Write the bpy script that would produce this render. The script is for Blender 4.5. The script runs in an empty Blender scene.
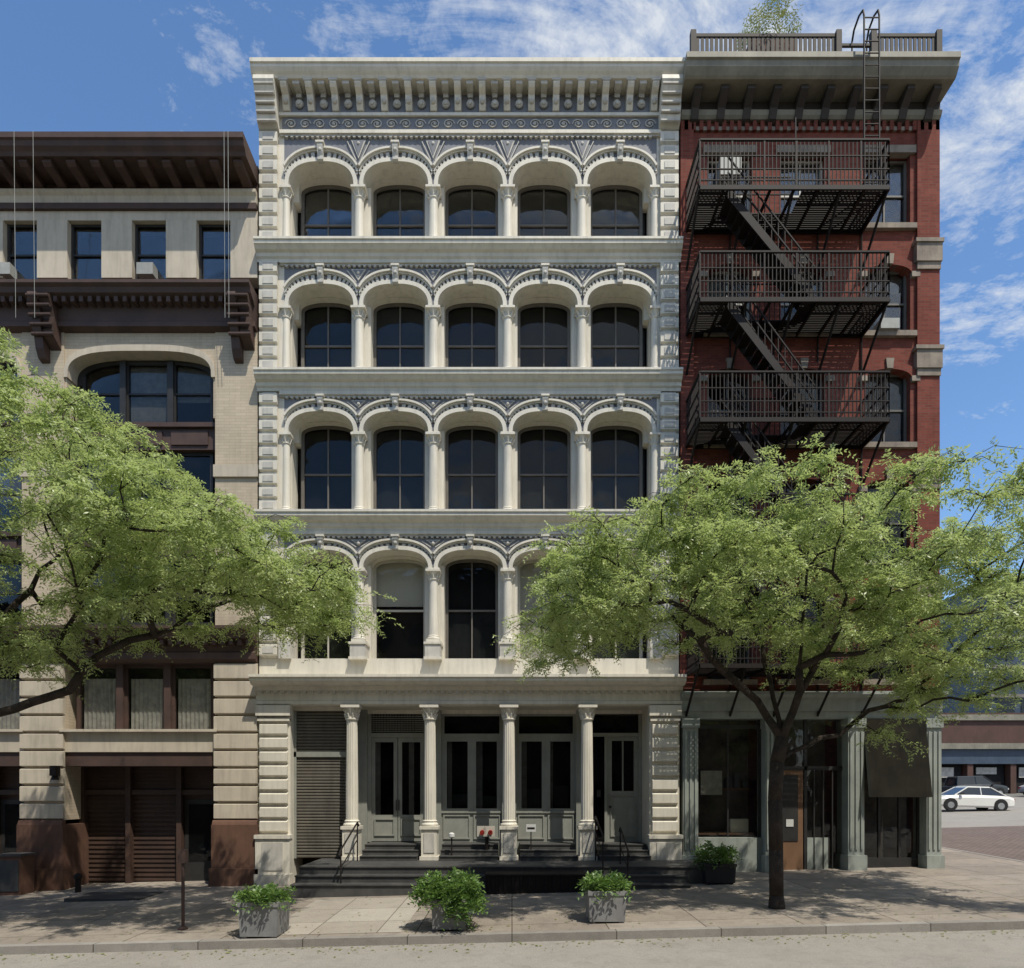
import bpy, bmesh, math, random
import numpy as np
from mathutils import Vector, Matrix
random.seed(7)
pi=math.pi; sin=math.sin; cos=math.cos
scene=bpy.context.scene
# ---- elevation survey of the street (drawing units -> metres on the plane at depth y) ----
def PX(u,y=0.0): return (u-512)*(18+y)/666.0
def PZ(v,y=0.0): return 2.3+(790-v)*(18+y)/666.0
K=18/666.0
def G(x,y):
    xx=max(-60,min(45,x)); yy=max(-40,min(45,y))
    return 0.025*xx-0.08+(0.015*yy if yy<0 else 0.027*yy)

# ================= materials =================
def new_mat(name):
    m=bpy.data.materials.new(name); m.use_nodes=True
    nt=m.node_tree; nt.nodes.clear()
    out=nt.nodes.new('ShaderNodeOutputMaterial'); return m,nt,out
def N(nt,t,**kw):
    n=nt.nodes.new(t)
    for k,v in kw.items(): setattr(n,k,v)
    return n
def rgba(c): return (c[0],c[1],c[2],1)
def coords(nt,scale=(1,1,1)):
    tc=N(nt,'ShaderNodeTexCoord'); mp=N(nt,'ShaderNodeMapping'); mp.inputs['Scale'].default_value=scale
    nt.links.new(tc.outputs['Object'],mp.inputs['Vector']); return mp.outputs['Vector']
def noise(nt,vec,scale,detail=5,rough=.55,dist=0):
    n=N(nt,'ShaderNodeTexNoise'); n.inputs['Scale'].default_value=scale; n.inputs['Detail'].default_value=detail
    n.inputs['Roughness'].default_value=rough; n.inputs['Distortion'].default_value=dist
    nt.links.new(vec,n.inputs['Vector']); return n.outputs['Fac']
def mrange(nt,val,a,b,c=0,d=1):
    n=N(nt,'ShaderNodeMapRange'); n.inputs[1].default_value=a;n.inputs[2].default_value=b;n.inputs[3].default_value=c;n.inputs[4].default_value=d
    nt.links.new(val,n.inputs[0]); return n.outputs[0]
def mixc(nt,fac,a,b,mode='MIX'):
    n=N(nt,'ShaderNodeMix',data_type='RGBA',blend_type=mode)
    if isinstance(fac,(int,float)): n.inputs[0].default_value=fac
    else: nt.links.new(fac,n.inputs[0])
    for v,i in ((a,6),(b,7)):
        if isinstance(v,tuple): n.inputs[i].default_value=rgba(v)
        else: nt.links.new(v,n.inputs[i])
    return n.outputs[2]
def finish_pr(nt,out,col,rough,bump=None,bstr=.3,bdist=.02,metal=0,spec=.4):
    p=N(nt,'ShaderNodeBsdfPrincipled')
    if isinstance(col,tuple): p.inputs['Base Color'].default_value=rgba(col)
    else: nt.links.new(col,p.inputs['Base Color'])
    if isinstance(rough,(int,float)): p.inputs['Roughness'].default_value=rough
    else: nt.links.new(rough,p.inputs['Roughness'])
    p.inputs['Metallic'].default_value=metal
    p.inputs['Specular IOR Level'].default_value=spec
    if bump is not None:
        b=N(nt,'ShaderNodeBump'); b.inputs['Strength'].default_value=bstr; b.inputs['Distance'].default_value=bdist
        nt.links.new(bump,b.inputs['Height']); nt.links.new(b.outputs[0],p.inputs['Normal'])
    nt.links.new(p.outputs[0],out.inputs['Surface']); return p
def mat(name,c1,c2=None,rough=.7,scale=1.2,streak=.25,bstr=.0,bscale=25,metal=0,spec=.35,bdist=.01):
    m,nt,out=new_mat(name)
    if c2 is None: c2=tuple(x*.75 for x in c1)
    v=coords(nt); f=mrange(nt,noise(nt,v,scale,4,.65),.3,.7)
    col=mixc(nt,f,c1,c2)
    if streak>0:
        vs=coords(nt,(5,5,.5)); s=mrange(nt,noise(nt,vs,1.3,4,.7),.46,.75,0,streak)
        col=mixc(nt,s,col,tuple(x*.35 for x in c1))
    if bstr>0: finish_pr(nt,out,col,rough,noise(nt,v,bscale,2),bstr,bdist,metal,spec)
    else: finish_pr(nt,out,col,rough,None,0,0,metal,spec)
    return m
def brick_mat(name,c1,c2,mortar,bw=.21,rh=.07,ms=.008,dirt=.35):
    m,nt,out=new_mat(name)
    tc=N(nt,'ShaderNodeTexCoord'); sp=N(nt,'ShaderNodeSeparateXYZ'); cb=N(nt,'ShaderNodeCombineXYZ')
    nt.links.new(tc.outputs['Object'],sp.inputs[0])
    ad=N(nt,'ShaderNodeMath',operation='ADD'); nt.links.new(sp.outputs[0],ad.inputs[0]); nt.links.new(sp.outputs[1],ad.inputs[1])
    nt.links.new(ad.outputs[0],cb.inputs[0]); nt.links.new(sp.outputs[2],cb.inputs[1])
    b=N(nt,'ShaderNodeTexBrick'); b.inputs['Scale'].default_value=1
    b.inputs['Color1'].default_value=rgba(c1); b.inputs['Color2'].default_value=rgba(c2); b.inputs['Mortar'].default_value=rgba(mortar)
    b.inputs['Mortar Size'].default_value=ms; b.inputs['Brick Width'].default_value=bw; b.inputs['Row Height'].default_value=rh
    nt.links.new(cb.outputs[0],b.inputs['Vector'])
    v=coords(nt); f=mrange(nt,noise(nt,v,.9,5,.65),.35,.7,0,dirt)
    col=mixc(nt,f,b.outputs['Color'],tuple(x*.4 for x in c1))
    vs=coords(nt,(4,4,.4)); s=mrange(nt,noise(nt,vs,1.3,4,.7),.5,.75,0,dirt)
    col=mixc(nt,s,col,tuple(x*.45 for x in c1))
    finish_pr(nt,out,col,.9,None,0,0,0,.15)
    return m
def glass_mat(name,tint=(.55,.6,.62),boost=1.0):
    m,nt,out=new_mat(name)
    t=N(nt,'ShaderNodeBsdfTransparent'); t.inputs[0].default_value=rgba(tint)
    g=N(nt,'ShaderNodeBsdfGlossy'); g.inputs['Roughness'].default_value=.03; g.inputs[0].default_value=(.95,.95,.95,1)
    v=coords(nt); b=N(nt,'ShaderNodeBump'); b.inputs['Strength'].default_value=.3; b.inputs['Distance'].default_value=.03
    nt.links.new(noise(nt,v,1.6,2),b.inputs['Height']); nt.links.new(b.outputs[0],g.inputs['Normal'])
    fr=N(nt,'ShaderNodeFresnel'); fr.inputs[0].default_value=1.5
    mu=N(nt,'ShaderNodeMath',operation='MULTIPLY'); mu.inputs[1].default_value=boost; mu.use_clamp=True
    nt.links.new(fr.outputs[0],mu.inputs[0])
    mx=N(nt,'ShaderNodeMixShader'); nt.links.new(mu.outputs[0],mx.inputs[0]); nt.links.new(t.outputs[0],mx.inputs[1]); nt.links.new(g.outputs[0],mx.inputs[2])
    nt.links.new(mx.outputs[0],out.inputs['Surface']); return m
def leaf_mat(name,c1,c2,c3,tc,trans=.4):
    m,nt,out=new_mat(name); v=coords(nt)
    f=mrange(nt,noise(nt,v,1.1,2),.35,.65); col=mixc(nt,f,c1,c2)
    f2=mrange(nt,noise(nt,v,9,1),.4,.7,0,.8); col=mixc(nt,f2,col,c3)
    p=N(nt,'ShaderNodeBsdfDiffuse'); nt.links.new(col,p.inputs['Color'])
    t=N(nt,'ShaderNodeBsdfTranslucent'); cc=mixc(nt,.5,col,tc); nt.links.new(cc,t.inputs[0])
    mx=N(nt,'ShaderNodeMixShader'); mx.inputs[0].default_value=trans
    nt.links.new(p.outputs[0],mx.inputs[1]); nt.links.new(t.outputs[0],mx.inputs[2])
    g=N(nt,'ShaderNodeBsdfGlossy'); g.inputs['Roughness'].default_value=.45; g.inputs[0].default_value=(1,1,1,1)
    m2=N(nt,'ShaderNodeMixShader'); m2.inputs[0].default_value=.035; nt.links.new(mx.outputs[0],m2.inputs[1]); nt.links.new(g.outputs[0],m2.inputs[2])
    nt.links.new(m2.outputs[0],out.inputs['Surface']); return m

M={}
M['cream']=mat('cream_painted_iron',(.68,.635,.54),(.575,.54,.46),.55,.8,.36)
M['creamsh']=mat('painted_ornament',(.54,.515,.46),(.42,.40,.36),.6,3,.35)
M['grey']=mat('grey_painted_panel',(.20,.205,.225),(.15,.155,.17),.6,2,.3)
M['frame']=mat('window_frame_taupe',(.15,.135,.115),(.11,.10,.088),.5,3,.1)
M['frame_w']=mat('window_frame_cream',(.5,.475,.41),(.42,.4,.34),.5,3,.1)
M['frame_d']=mat('window_frame_dark',(.035,.033,.032),(.02,.02,.02),.5,3,.0)
M['glass']=glass_mat('window_glass',(.65,.66,.66),.42)
M['glass_clear']=glass_mat('window_glass_clear',(.92,.93,.93),.5)
M['screen']=mat('window_screen',(.055,.058,.060),(.03,.032,.034),.8,.8,.0)
M['screen2']=mat('insect_screen',(.10,.104,.104),(.07,.073,.075),.8,1.5,.0)
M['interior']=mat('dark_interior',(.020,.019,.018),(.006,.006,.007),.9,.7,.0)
M['shopint']=mat('shop_interior',(.16,.14,.11),(.03,.028,.025),.9,1.3,.3)
M['shade']=mat('roller_shade',(.62,.58,.48),(.55,.51,.42),.8,1.5,.1)
M['curtain']=mat('curtain',(.60,.57,.50),(.35,.33,.30),.9,5,.2)
M['stone']=brick_mat('buff_brick',(.55,.46,.345),(.485,.405,.30),(.41,.345,.27),.3,.08,.006,.3)
M['limestone']=mat('limestone',(.55,.485,.385),(.43,.375,.30),.8,.9,.4)
M['brown']=mat('brown_painted_cornice',(.088,.052,.041),(.05,.032,.027),.65,1.5,.2)
M['brownstone']=mat('brownstone_base',(.15,.078,.05),(.09,.047,.033),.8,1.5,.4)
M['garage']=mat('garage_door_brown',(.085,.05,.037),(.048,.031,.025),.6,1.5,.3)
M['brick']=brick_mat('red_brick',(.245,.068,.047),(.165,.045,.033),(.15,.09,.07),.21,.07,.007,.5)
M['trimstone']=mat('weathered_stone_trim',(.33,.275,.215),(.17,.14,.115),.85,2.5,.55)
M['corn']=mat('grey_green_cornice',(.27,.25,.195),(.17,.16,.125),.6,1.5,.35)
M['corn_d']=mat('dark_trim',(.06,.05,.042),(.04,.034,.03),.7,2,.2)  # near-black brown for cornice frieze board, brackets and roof railing
M['iron']=mat('black_iron',(.009,.008,.008),(.018,.012,.010),.65,8,0,0,60,.0,.25)
M['store']=mat('storefront_green_grey',(.32,.345,.31),(.22,.24,.22),.6,1.5,.35)
M['shutter']=mat('rolling_shutter',(.17,.155,.13),(.115,.105,.09),.5,2,.4,0,25,.2)
M['door']=mat('door_paint',(.29,.295,.26),(.22,.225,.20),.5,2,.2)
M['step']=mat('painted_steps',(.042,.042,.043),(.075,.073,.068),.6,2,.3)
M['roof']=mat('tar_roof',(.1,.1,.1),None,.9)
M['sidebrick']=brick_mat('side_wall_brick',(.28,.17,.12),(.22,.13,.09),(.25,.2,.17))
M['red']=mat('red_paint',(.35,.03,.02),None,.4,2,.1)
M['white']=mat('white_paint',(.65,.65,.63),None,.4,2,.1)
M['concrete']=mat('planter_zinc',(.25,.25,.245),(.17,.17,.17),.6,3,.35)
M['blackp']=mat('black_planter',(.025,.025,.027),None,.5,3,.1)
M['soil']=mat('soil',(.05,.035,.02),None,.95,20,.0)
M['bark']=mat('bark',(.060,.047,.037),(.03,.024,.02),.9,6,.2,.9,35,0,.2,.03)
M['leaf']=leaf_mat('locust_leaf',(.27,.36,.11),(.37,.45,.18),(.47,.53,.27),(.55,.66,.20),.48)
M['leaf2']=leaf_mat('shrub_leaf',(.06,.13,.03),(.11,.20,.045),(.18,.27,.07),(.2,.35,.05),.3)
M['leaf3']=leaf_mat('roof_grass',(.16,.2,.05),(.25,.27,.09),(.3,.3,.12),(.35,.4,.1),.35)
M['acunit']=mat('ac_unit',(.36,.36,.33),None,.5,3,.2)
M['wood']=mat('plywood_board',(.2,.11,.06),None,.7,3,.2)

# ================= mesh builder =================
class MB:
    def __init__(s): s.v=[]; s.f=[]
    def add(s,vs,fs):
        o=len(s.v); s.v.extend(vs); s.f.extend([tuple(i+o for i in f) for f in fs])
    def box(s,x0,x1,y0,y1,z0,z1):
        s.add([(x0,y0,z0),(x1,y0,z0),(x1,y1,z0),(x0,y1,z0),(x0,y0,z1),(x1,y0,z1),(x1,y1,z1),(x0,y1,z1)],
              [(0,3,2,1),(4,5,6,7),(0,1,5,4),(1,2,6,5),(2,3,7,6),(3,0,4,7)])
    def pxz(s,poly,y0,y1):
        n=len(poly); s.add([(p[0],y0,p[1]) for p in poly]+[(p[0],y1,p[1]) for p in poly],
          [tuple(range(n)),tuple(range(2*n-1,n-1,-1))]+[(i,i+n,(i+1)%n+n,(i+1)%n) for i in range(n)])
    def pyz(s,poly,x0,x1):
        n=len(poly); s.add([(x0,p[0],p[1]) for p in poly]+[(x1,p[0],p[1]) for p in poly],
          [tuple(range(n)),tuple(range(2*n-1,n-1,-1))]+[(i,i+n,(i+1)%n+n,(i+1)%n) for i in range(n)])
    def lathe(s,cx,cy,prof,n=16,flute=0):
        vs=[];fs=[]
        for r,z in prof:
            for i in range(n):
                rr=r*(1-flute*(i%2)); a=2*pi*i/n; vs.append((cx+rr*cos(a),cy+rr*sin(a),z))
        m=len(prof)
        for j in range(m-1):
            for i in range(n): fs.append((j*n+i,j*n+(i+1)%n,(j+1)*n+(i+1)%n,(j+1)*n+i))
        fs.append(tuple(range(n-1,-1,-1))); fs.append(tuple((m-1)*n+i for i in range(n)))
        s.add(vs,fs)
    def tube(s,p0,p1,r0,r1=None,n=6):
        r1=r0 if r1 is None else r1
        p0=Vector(p0);p1=Vector(p1); d=p1-p0
        if d.length<1e-6: return
        d.normalize(); a=Vector((0,0,1)) if abs(d.z)<.9 else Vector((1,0,0))
        u=d.cross(a).normalized(); w=d.cross(u)
        vs=[]
        for p,r in((p0,r0),(p1,r1)):
            for i in range(n):
                t=2*pi*i/n+pi/n; vs.append(tuple(p+u*(r*cos(t))+w*(r*sin(t))))
        s.add(vs,[(i,(i+1)%n,(i+1)%n+n,i+n) for i in range(n)]+[tuple(range(n-1,-1,-1)),tuple(range(n,2*n))])
    def path(s,pts,r,n=6):
        for a,b in zip(pts[:-1],pts[1:]): s.tube(a,b,r,r,n)
    def archwall(s,cx,h,zs,a,b,zt,y0,y1,n=22,e=1.0):
        def sp(t): 
            c=cos(t); q=abs(c)**e*(1 if c>=0 else -1); return (cx-a*q,zs+b*max(0,sin(t))**e)
        P=[sp(pi*i/n) for i in range(n+1)]
        for i in range(n):
            (xa,za),(xb,zb)=P[i],P[i+1]
            s.add([(xa,y0,za),(xb,y0,zb),(xb,y0,zt),(xa,y0,zt),(xa,y1,za),(xb,y1,zb),(xb,y1,zt),(xa,y1,zt)],
                  [(0,1,2,3),(4,7,6,5),(0,4,5,1)])
        if h>a+1e-4:
            s.box(cx-h,cx-a,y0,y1,zs,zt); s.box(cx+a,cx+h,y0,y1,zs,zt)
    def ring(s,cx,zs,a0,b0,a1,b1,y0,y1,clip=None,n=26,t0=0,t1=pi,e=1.0):
        ts=[t0+(t1-t0)*i/n for i in range(n+1)]
        vs=[];fs=[]
        def cl(x):
            return x if clip is None else max(-clip,min(clip,x))
        if clip is not None and a1>clip:
            c=math.acos((clip/a1)**(1/e)); ts=[c+(pi-2*c)*i/n for i in range(n+1)]
        def C_(t): c=cos(t); return abs(c)**e*(1 if c>=0 else -1)
        def S_(t): return max(0,sin(t))**e
        for t in ts:
            xi,zi=cl(a0*C_(t)),b0*S_(t); xo,zo=cl(a1*C_(t)),b1*S_(t)
            for y in(y0,y1):
                vs.append((cx+xi,y,zs+zi)); vs.append((cx+xo,y,zs+zo))
        for i in range(n):
            o=4*i;p=o+4
            fs+= [(o,p,p+1,o+1),(o+2,o+3,p+3,p+2),(o+1,p+1,p+3,o+3),(o,o+2,p+2,p)]
        fs+=[(0,1,3,2),(4*n,4*n+2,4*n+3,4*n+1)]
        s.add(vs,fs)
    def ball(s,cx,cy,cz,r,sy=1,n=8):
        vs=[];fs=[]; m=5
        for j in range(m+1):
            ph=-pi/2+pi*j/m
            for i in range(n):
                a=2*pi*i/n; vs.append((cx+r*cos(ph)*cos(a),cy+sy*r*cos(ph)*sin(a),cz+r*sin(ph)))
        for j in range(m):
            for i in range(n): fs.append((j*n+i,j*n+(i+1)%n,(j+1)*n+(i+1)%n,(j+1)*n+i))
        s.add(vs,fs)
    def obj(s,name,material,parent=None,smooth=False,recalc=True):
        me=bpy.data.meshes.new(name); me.from_pydata(s.v,[],s.f)
        if recalc:
            bm=bmesh.new(); bm.from_mesh(me); bmesh.ops.recalc_face_normals(bm,faces=bm.faces); bm.to_mesh(me); bm.free()
        if smooth:
            me.polygons.foreach_set('use_smooth',[True]*len(me.polygons))
        me.materials.append(material); o=bpy.data.objects.new(name,me); scene.collection.objects.link(o)
        if parent: o.parent=parent
        return o
def empty(name,loc=(0,0,0)):
    e=bpy.data.objects.new(name,None); e.location=loc; e.empty_display_size=.3; scene.collection.objects.link(e); return e
class Asm:
    def __init__(s,name,loc=(0,0,0)): s.name=name; s.p={}; s.root=empty(name,loc)
    def __getitem__(s,k):
        if k not in s.p: s.p[k]=MB()
        return s.p[k]
    def done(s,smooth=()):
        for k,mb in s.p.items():
            key=k.split(':')[0]; mb.obj(k.split(':')[-1],M[key],s.root,k in smooth)
        return s.root

def window(b,cx,w,z0,z1,y,cols=2,rows=2,fr=.06,fk='frame',shade=0,shk='shade',gk='glass',back='interior',bd=.5,low=0):
    x0=cx-w/2;x1=cx+w/2
    F=b[fk+':window_frames']
    F.box(x0,x0+fr,y-.05,y+.04,z0,z1);F.box(x1-fr,x1,y-.05,y+.04,z0,z1)
    F.box(x0+fr,x1-fr,y-.048,y+.038,z0,z0+fr);F.box(x0+fr,x1-fr,y-.048,y+.038,z1-fr,z1)
    for i in range(1,cols):
        xx=x0+w*i/cols; F.box(xx-.02,xx+.02,y-.03,y+.03,z0+fr,z1-fr)
    for j in range(1,rows):
        zz=z0+(z1-z0)*j/rows; F.box(x0+fr,x1-fr,y-.04,y+.02,zz-.025,zz+.025)
    b[gk+':window_panes'].box(x0+fr*.5,x1-fr*.5,y,y+.006,z0+fr*.5,z1-fr*.5)
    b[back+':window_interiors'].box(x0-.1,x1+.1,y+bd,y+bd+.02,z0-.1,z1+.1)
    if shade>0: b[shk+':window_shades'].box(x0+fr,x1-fr,y+.07,y+.085,z1-(z1-z0)*shade,z1-.01)
    if low>0: b['screen2:insect_screens'].box(x0+fr,x1-fr,y+.045,y+.052,z0+.01,z0+(z1-z0)*low)
def core(b,x0,x1,zt,zb=-.6,depth=15,sm='sidebrick'):
    b[sm+':side_and_rear_walls'].box(x0,x1,1.75,depth,zb,zt)
    b[sm+':side_and_rear_walls'].box(x0,x0+.2,.76,1.75,zb,zt)
    b[sm+':side_and_rear_walls'].box(x1-.2,x1,.76,1.75,zb,zt)
    b['roof:roof'].box(x0+.01,x1-.01,.0,depth-.01,zt+.003,zt+.12)

def colonnette(b,k,cx,cy,z0,z1,r,n=18,flute=0,cap=True):
    mb=b[k]; H=z1-z0
    mb.box(cx-r*1.35,cx+r*1.35,cy-r*1.35,cy+r*1.35,z0,z0+.09)
    c=z1-.26
    mb.lathe(cx,cy,[(r*1.3,z0+.09),(r*1.35,z0+.12),(r*1.1,z0+.16),(r*1.15,z0+.18),(r,z0+.21),(r*.86,c-.02),(r*1.05,c),(r*1.05,c+.025),(r*.85,c+.04),(r*1.0,c+.12),(r*1.4,z1-.06)],n,flute)
    mb.box(cx-r*1.45,cx+r*1.45,cy-r*1.45,cy+r*1.45,z1-.06,z1)
    for i in range(8):
        a=2*pi*i/8; mb.tube((cx+r*.9*cos(a),cy+r*.9*sin(a),c+.04),(cx+r*1.35*cos(a),cy+r*1.35*sin(a),c+.15),r*.22,r*.1,5)

# ================= CENTRAL CAST-IRON BUILDING =================
B=Asm('cast_iron_loft_building')
XL,XR=-6.83,4.51
cs=[(470.5+74.5*k-512)*K for k in range(-2,3)]
HB=37.25*K
floors=[dict(ft=133,ap=163,sp=188,si=236,hz=15),dict(ft=262,ap=285,sp=308,si=367,hz=15),dict(ft=393,ap=412,sp=434,si=509,hz=13),dict(ft=532,ap=550,sp=570,si=672,hz=12)]
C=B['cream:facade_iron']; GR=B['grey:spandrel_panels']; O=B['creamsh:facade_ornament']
bayL=cs[0]-HB; bayR=cs[-1]+HB
EA=.78
rngw=random.Random(3)
def band_profile(zt,p,zb):
    return [(.78,zt),(-p,zt),(-p,zt-.06),(-p+.03,zt-.07),(-p+.03,zt-.15),(-p+.08,zt-.19),(-p+.12,zt-.24),(-p*.45,zt-.28),(-p*.4,zt-.36),(-.10,zt-.40),(-.08,zt-.47),(-.08,zb+.05),(-.03,zb+.02),(-.03,zb),(.78,zb)]
for fi,f in enumerate(floors):
    zs=PZ(f['sp']); za=PZ(f['ap']); zt=PZ(f['ft']); p=.36 if fi<3 else .3
    zsill=PZ(f['si'],-p) if fi<3 else PZ(658,-.05)
    a=33*K; bb=za-zs; hz=f['hz']*K
    ir=.26; zi=zs+bb-.03-ir
    for ci,cx in enumerate(cs):
        GR.archwall(cx,HB,zs,a,bb,zt,0,.42,e=EA)
        C.archwall(cx,HB,zi,.74,ir,zt-.01,.42,.76,e=.9)
        C.box(cx-HB,cx-.74,.421,.76,zs-.02,zi); C.box(cx+.74,cx+HB,.421,.76,zs-.02,zi)
        C.ring(cx,zs,a-.012,bb-.012,a+3.4*K,bb+3.4*K,-.07,.425,e=EA)
        C.ring(cx,zs,a+8*K-.05,bb+hz-.10,a+8*K,bb+hz-.05,-.12,.002,clip=HB-.004,e=EA+.07)
        C.ring(cx,zs,a+8*K-.09,bb+hz-.14,a+8*K-.05,bb+hz-.10,-.07,.002,clip=HB-.006,e=EA+.07)
        nb=19
        for j in range(nb):
            t=math.radians(20+140*j/(nb-1)); dt=math.radians(2.2)
            a0,b0=a+4.0*K,bb+4.0*K; a1,b1=a+7.2*K,bb+hz-.16
            if abs(t-pi/2)<.06: continue
            def cx_(x): return cx+max(-HB+.01,min(HB-.01,x))
            def C_(t): c=cos(t); return abs(c)**EA*(1 if c>=0 else -1)
            def S_(t): return sin(t)**EA
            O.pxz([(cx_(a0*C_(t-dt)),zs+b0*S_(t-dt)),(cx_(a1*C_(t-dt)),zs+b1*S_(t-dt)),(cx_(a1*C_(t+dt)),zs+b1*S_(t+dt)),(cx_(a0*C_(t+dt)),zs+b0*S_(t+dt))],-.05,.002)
        kz0=zs+bb-.03; kz1=zs+bb+hz-.02
        O.pyz([(-.07,kz0),(-.12,kz0+.03),(-.12,kz0+.12),(-.15,kz0+.2),(-.18,kz1-.06),(-.18,kz1),(0,kz1),(0,kz0)],cx-.075,cx+.075)
        C.box(cx-.11,cx+.11,-.2,.0,kz1,kz1+.05)
        O.ball(cx,-.16,kz1-.16,.05,.6,6)
        for sx in ((cx+HB),) if ci<4 else ():
            v0=zs+bb*.85+.05
            O.pxz([(sx,v0+.14),(sx+.20,zt-.22),(sx-.20,zt-.22)],-.035,.002)
            GR.pxz([(sx,v0+.22),(sx+.14,zt-.25),(sx-.14,zt-.25)],-.05,-.034)
            O.ball(sx,-.05,zt-.32,.045,.6,6)
            for q in(-1,1):
                O.tube((sx+q*.06,-.03,v0+.1),(sx+q*.3,-.03,zt-.26),.015,.015,4)
        fk='frame' if fi<3 else 'frame_w'
        shade=0; back='screen'; bd=.12; low=0
        if fi<3: low=rngw.choice([0,.5,.5,.96,.5])
        if fi==3:
            shade=[0,.45,0,.97,.55][ci]
            if ci==1: back='interior'; bd=.5
            if ci==2: fk='frame'; low=.5
        gk='glass'
        if fi==3 and ci in(1,3,4): gk='glass_clear'
        window(B,cx,1.48,zsill+.02,za-.03,.68,2 if not(fi==3 and ci==1) else 1,2,.06,fk,shade,'shade',gk,back,bd,low)
        B[fk+':window_frames'].ring(cx,zi,.66,ir-.08,.745,ir-.002,.62,.67,e=.9)
        B[fk+':window_frames'].box(cx-.745,cx-.66,.62,.67,zsill,zi); B[fk+':window_frames'].box(cx+.66,cx+.745,.62,.67,zsill,zi)
    s0=zsill-.3 if fi<3 else zsill
    C.box(XL,bayL,0,.76,s0,zt); C.box(bayR,XR,0,.76,s0,zt)
    xs=[c+HB for c in cs[:-1]]
    for x in xs:
        C.box(x-.265,x+.265,.30,.77,zsill,zs+bb*.4)
        C.box(x-.20,x+.20,.26,.31,zsill+.1,zs-.1)
        if fi==3:
            O.box(x-.21,x+.21,-.14,.29,zsill-.02,zsill+.36); C.box(x-.24,x+.24,-.17,.292,zsill+.36,zsill+.42); C.box(x-.24,x+.24,-.17,.292,zsill-.05,zsill+.02)
            colonnette(B,'cream:columns',x,.08,zsill+.42,zs,.135)
        else: colonnette(B,'cream:columns',x,.08,zsill,zs,.135)
        C.box(x-.17,x+.17,-.05,.42,zs-.001,zs+.05)
    for x,sg in((bayL,1),(bayR,-1)):
        C.box(min(x,x+sg*.12),max(x,x+sg*.12),.30,.77,zsill,zs+bb*.4)
        colonnette(B,'cream:columns',x+sg*.04,.06,zsill+(0.42 if fi==3 else 0),zs,.11)
        if fi==3: O.box(x+sg*.04-.16,x+sg*.04+.16,-.12,.28,zsill-.02,zsill+.419)
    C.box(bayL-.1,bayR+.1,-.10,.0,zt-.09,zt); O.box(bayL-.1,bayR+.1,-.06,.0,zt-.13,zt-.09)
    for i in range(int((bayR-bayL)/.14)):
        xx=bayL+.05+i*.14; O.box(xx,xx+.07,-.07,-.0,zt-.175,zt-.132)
    for x0,x1 in((XL+.04,XL+.52),(XR-.52,XR-.04)):
        z=zsill+.02; top=zt-.02
        nb=max(3,round((top-z)/.36)); hh=(top-z)/nb
        C.box(x0+.05,x1-.05,-.06,0,z,top)
        for i in range(nb):
            zz=z+i*hh
            C.pyz([(-.055,zz+.02),(-.13,zz+.06),(-.13,zz+hh-.06),(-.055,zz+hh-.02)],x0,x1)
            O.box(x0+.1,x1-.1,-.145,-.129,zz+.1,zz+hh-.1)
    if fi<3:
        zb=PZ(floors[fi+1]['ft'])
        B['cream:sill_cornices'].pyz(band_profile(zsill,p,zb),XL-.03,XR+.03)
z2=PZ(658,-.05); zc=PZ(674,-.6); zc2=PZ(706)
C.box(XL,XR,0,.78,zc-.02,z2-.003)
prof=[(.78,zc),(-.6,zc),(-.6,zc-.07),(-.55,zc-.09),(-.55,zc-.16),(-.47,zc-.22),(-.42,zc-.25),(-.22,zc-.27),(-.2,zc-.36),(-.1,zc-.40),(-.08,zc-.46),(-.08,zc-.62),(-.12,zc-.64),(-.12,zc2+.04),(-.05,zc2),(.78,zc2)]
B['cream:street_cornice'].pyz(prof,XL-.06,XR+.06)
for i in range(58):
    xx=XL+.05+i*.195; O.box(xx,xx+.1,-.19,-.085,zc-.44,zc-.362)
# roof cornice
P=.58
zt=PZ(58,-P); wf=PZ(133); CROOF=zt
C.box(XL,XR,0,.76,wf-.005,zt-.1)
B['cream:roof_cornice'].pyz([(.8,zt),(-P,zt+.02),(-P,zt-.08),(-P+.04,zt-.10),(-P+.04,zt-.17),(-P+.09,zt-.24),(-P+.14,zt-.29),(-P+.17,zt-.34),(.0,zt-.34),(.8,zt-.34)],XL-.04,XR+.04)
zb0=zt-.34
nbk=16
for i in range(nbk):
    x=bayL+.1+(bayR-bayL-.2)*i/(nbk-1)
    C.pyz([(0,zb0),(-.40,zb0),(-.40,zb0-.10),(-.35,zb0-.17),(-.22,zb0-.24),(-.18,zb0-.34),(-.16,zb0-.46),(-.10,zb0-.54),(0,zb0-.56)],x-.085,x+.085)
    O.box(x-.12,x+.12,-.42,0,zb0-.05,zb0-.001)
    O.ball(x,-.2,zb0-.38,.07,.8)
    if i<nbk-1:
        dx=(bayR-bayL-.2)/(nbk-1)/2; xm=x+dx
        GR.box(xm-dx+.1,xm+dx-.1,-.02,.0,zb0-.52,zb0-.05)
        O.box(xm-.09,xm+.09,-.36,0,zb0-.09,zb0-.002)
        O.ball(xm,-.06,zb0-.33,.115,.6); O.ball(xm,-.13,zb0-.36,.05,.6); O.box(xm-.07,xm+.07,-.12,0,zb0-.2,zb0-.09)
C.box(XL,XR,-.09,0,zb0-.66,zb0-.58)
fz0=PZ(132);fz1=zb0-.67
GR.box(bayL-.05,bayR+.05,-.03,0,fz0,fz1)
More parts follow.
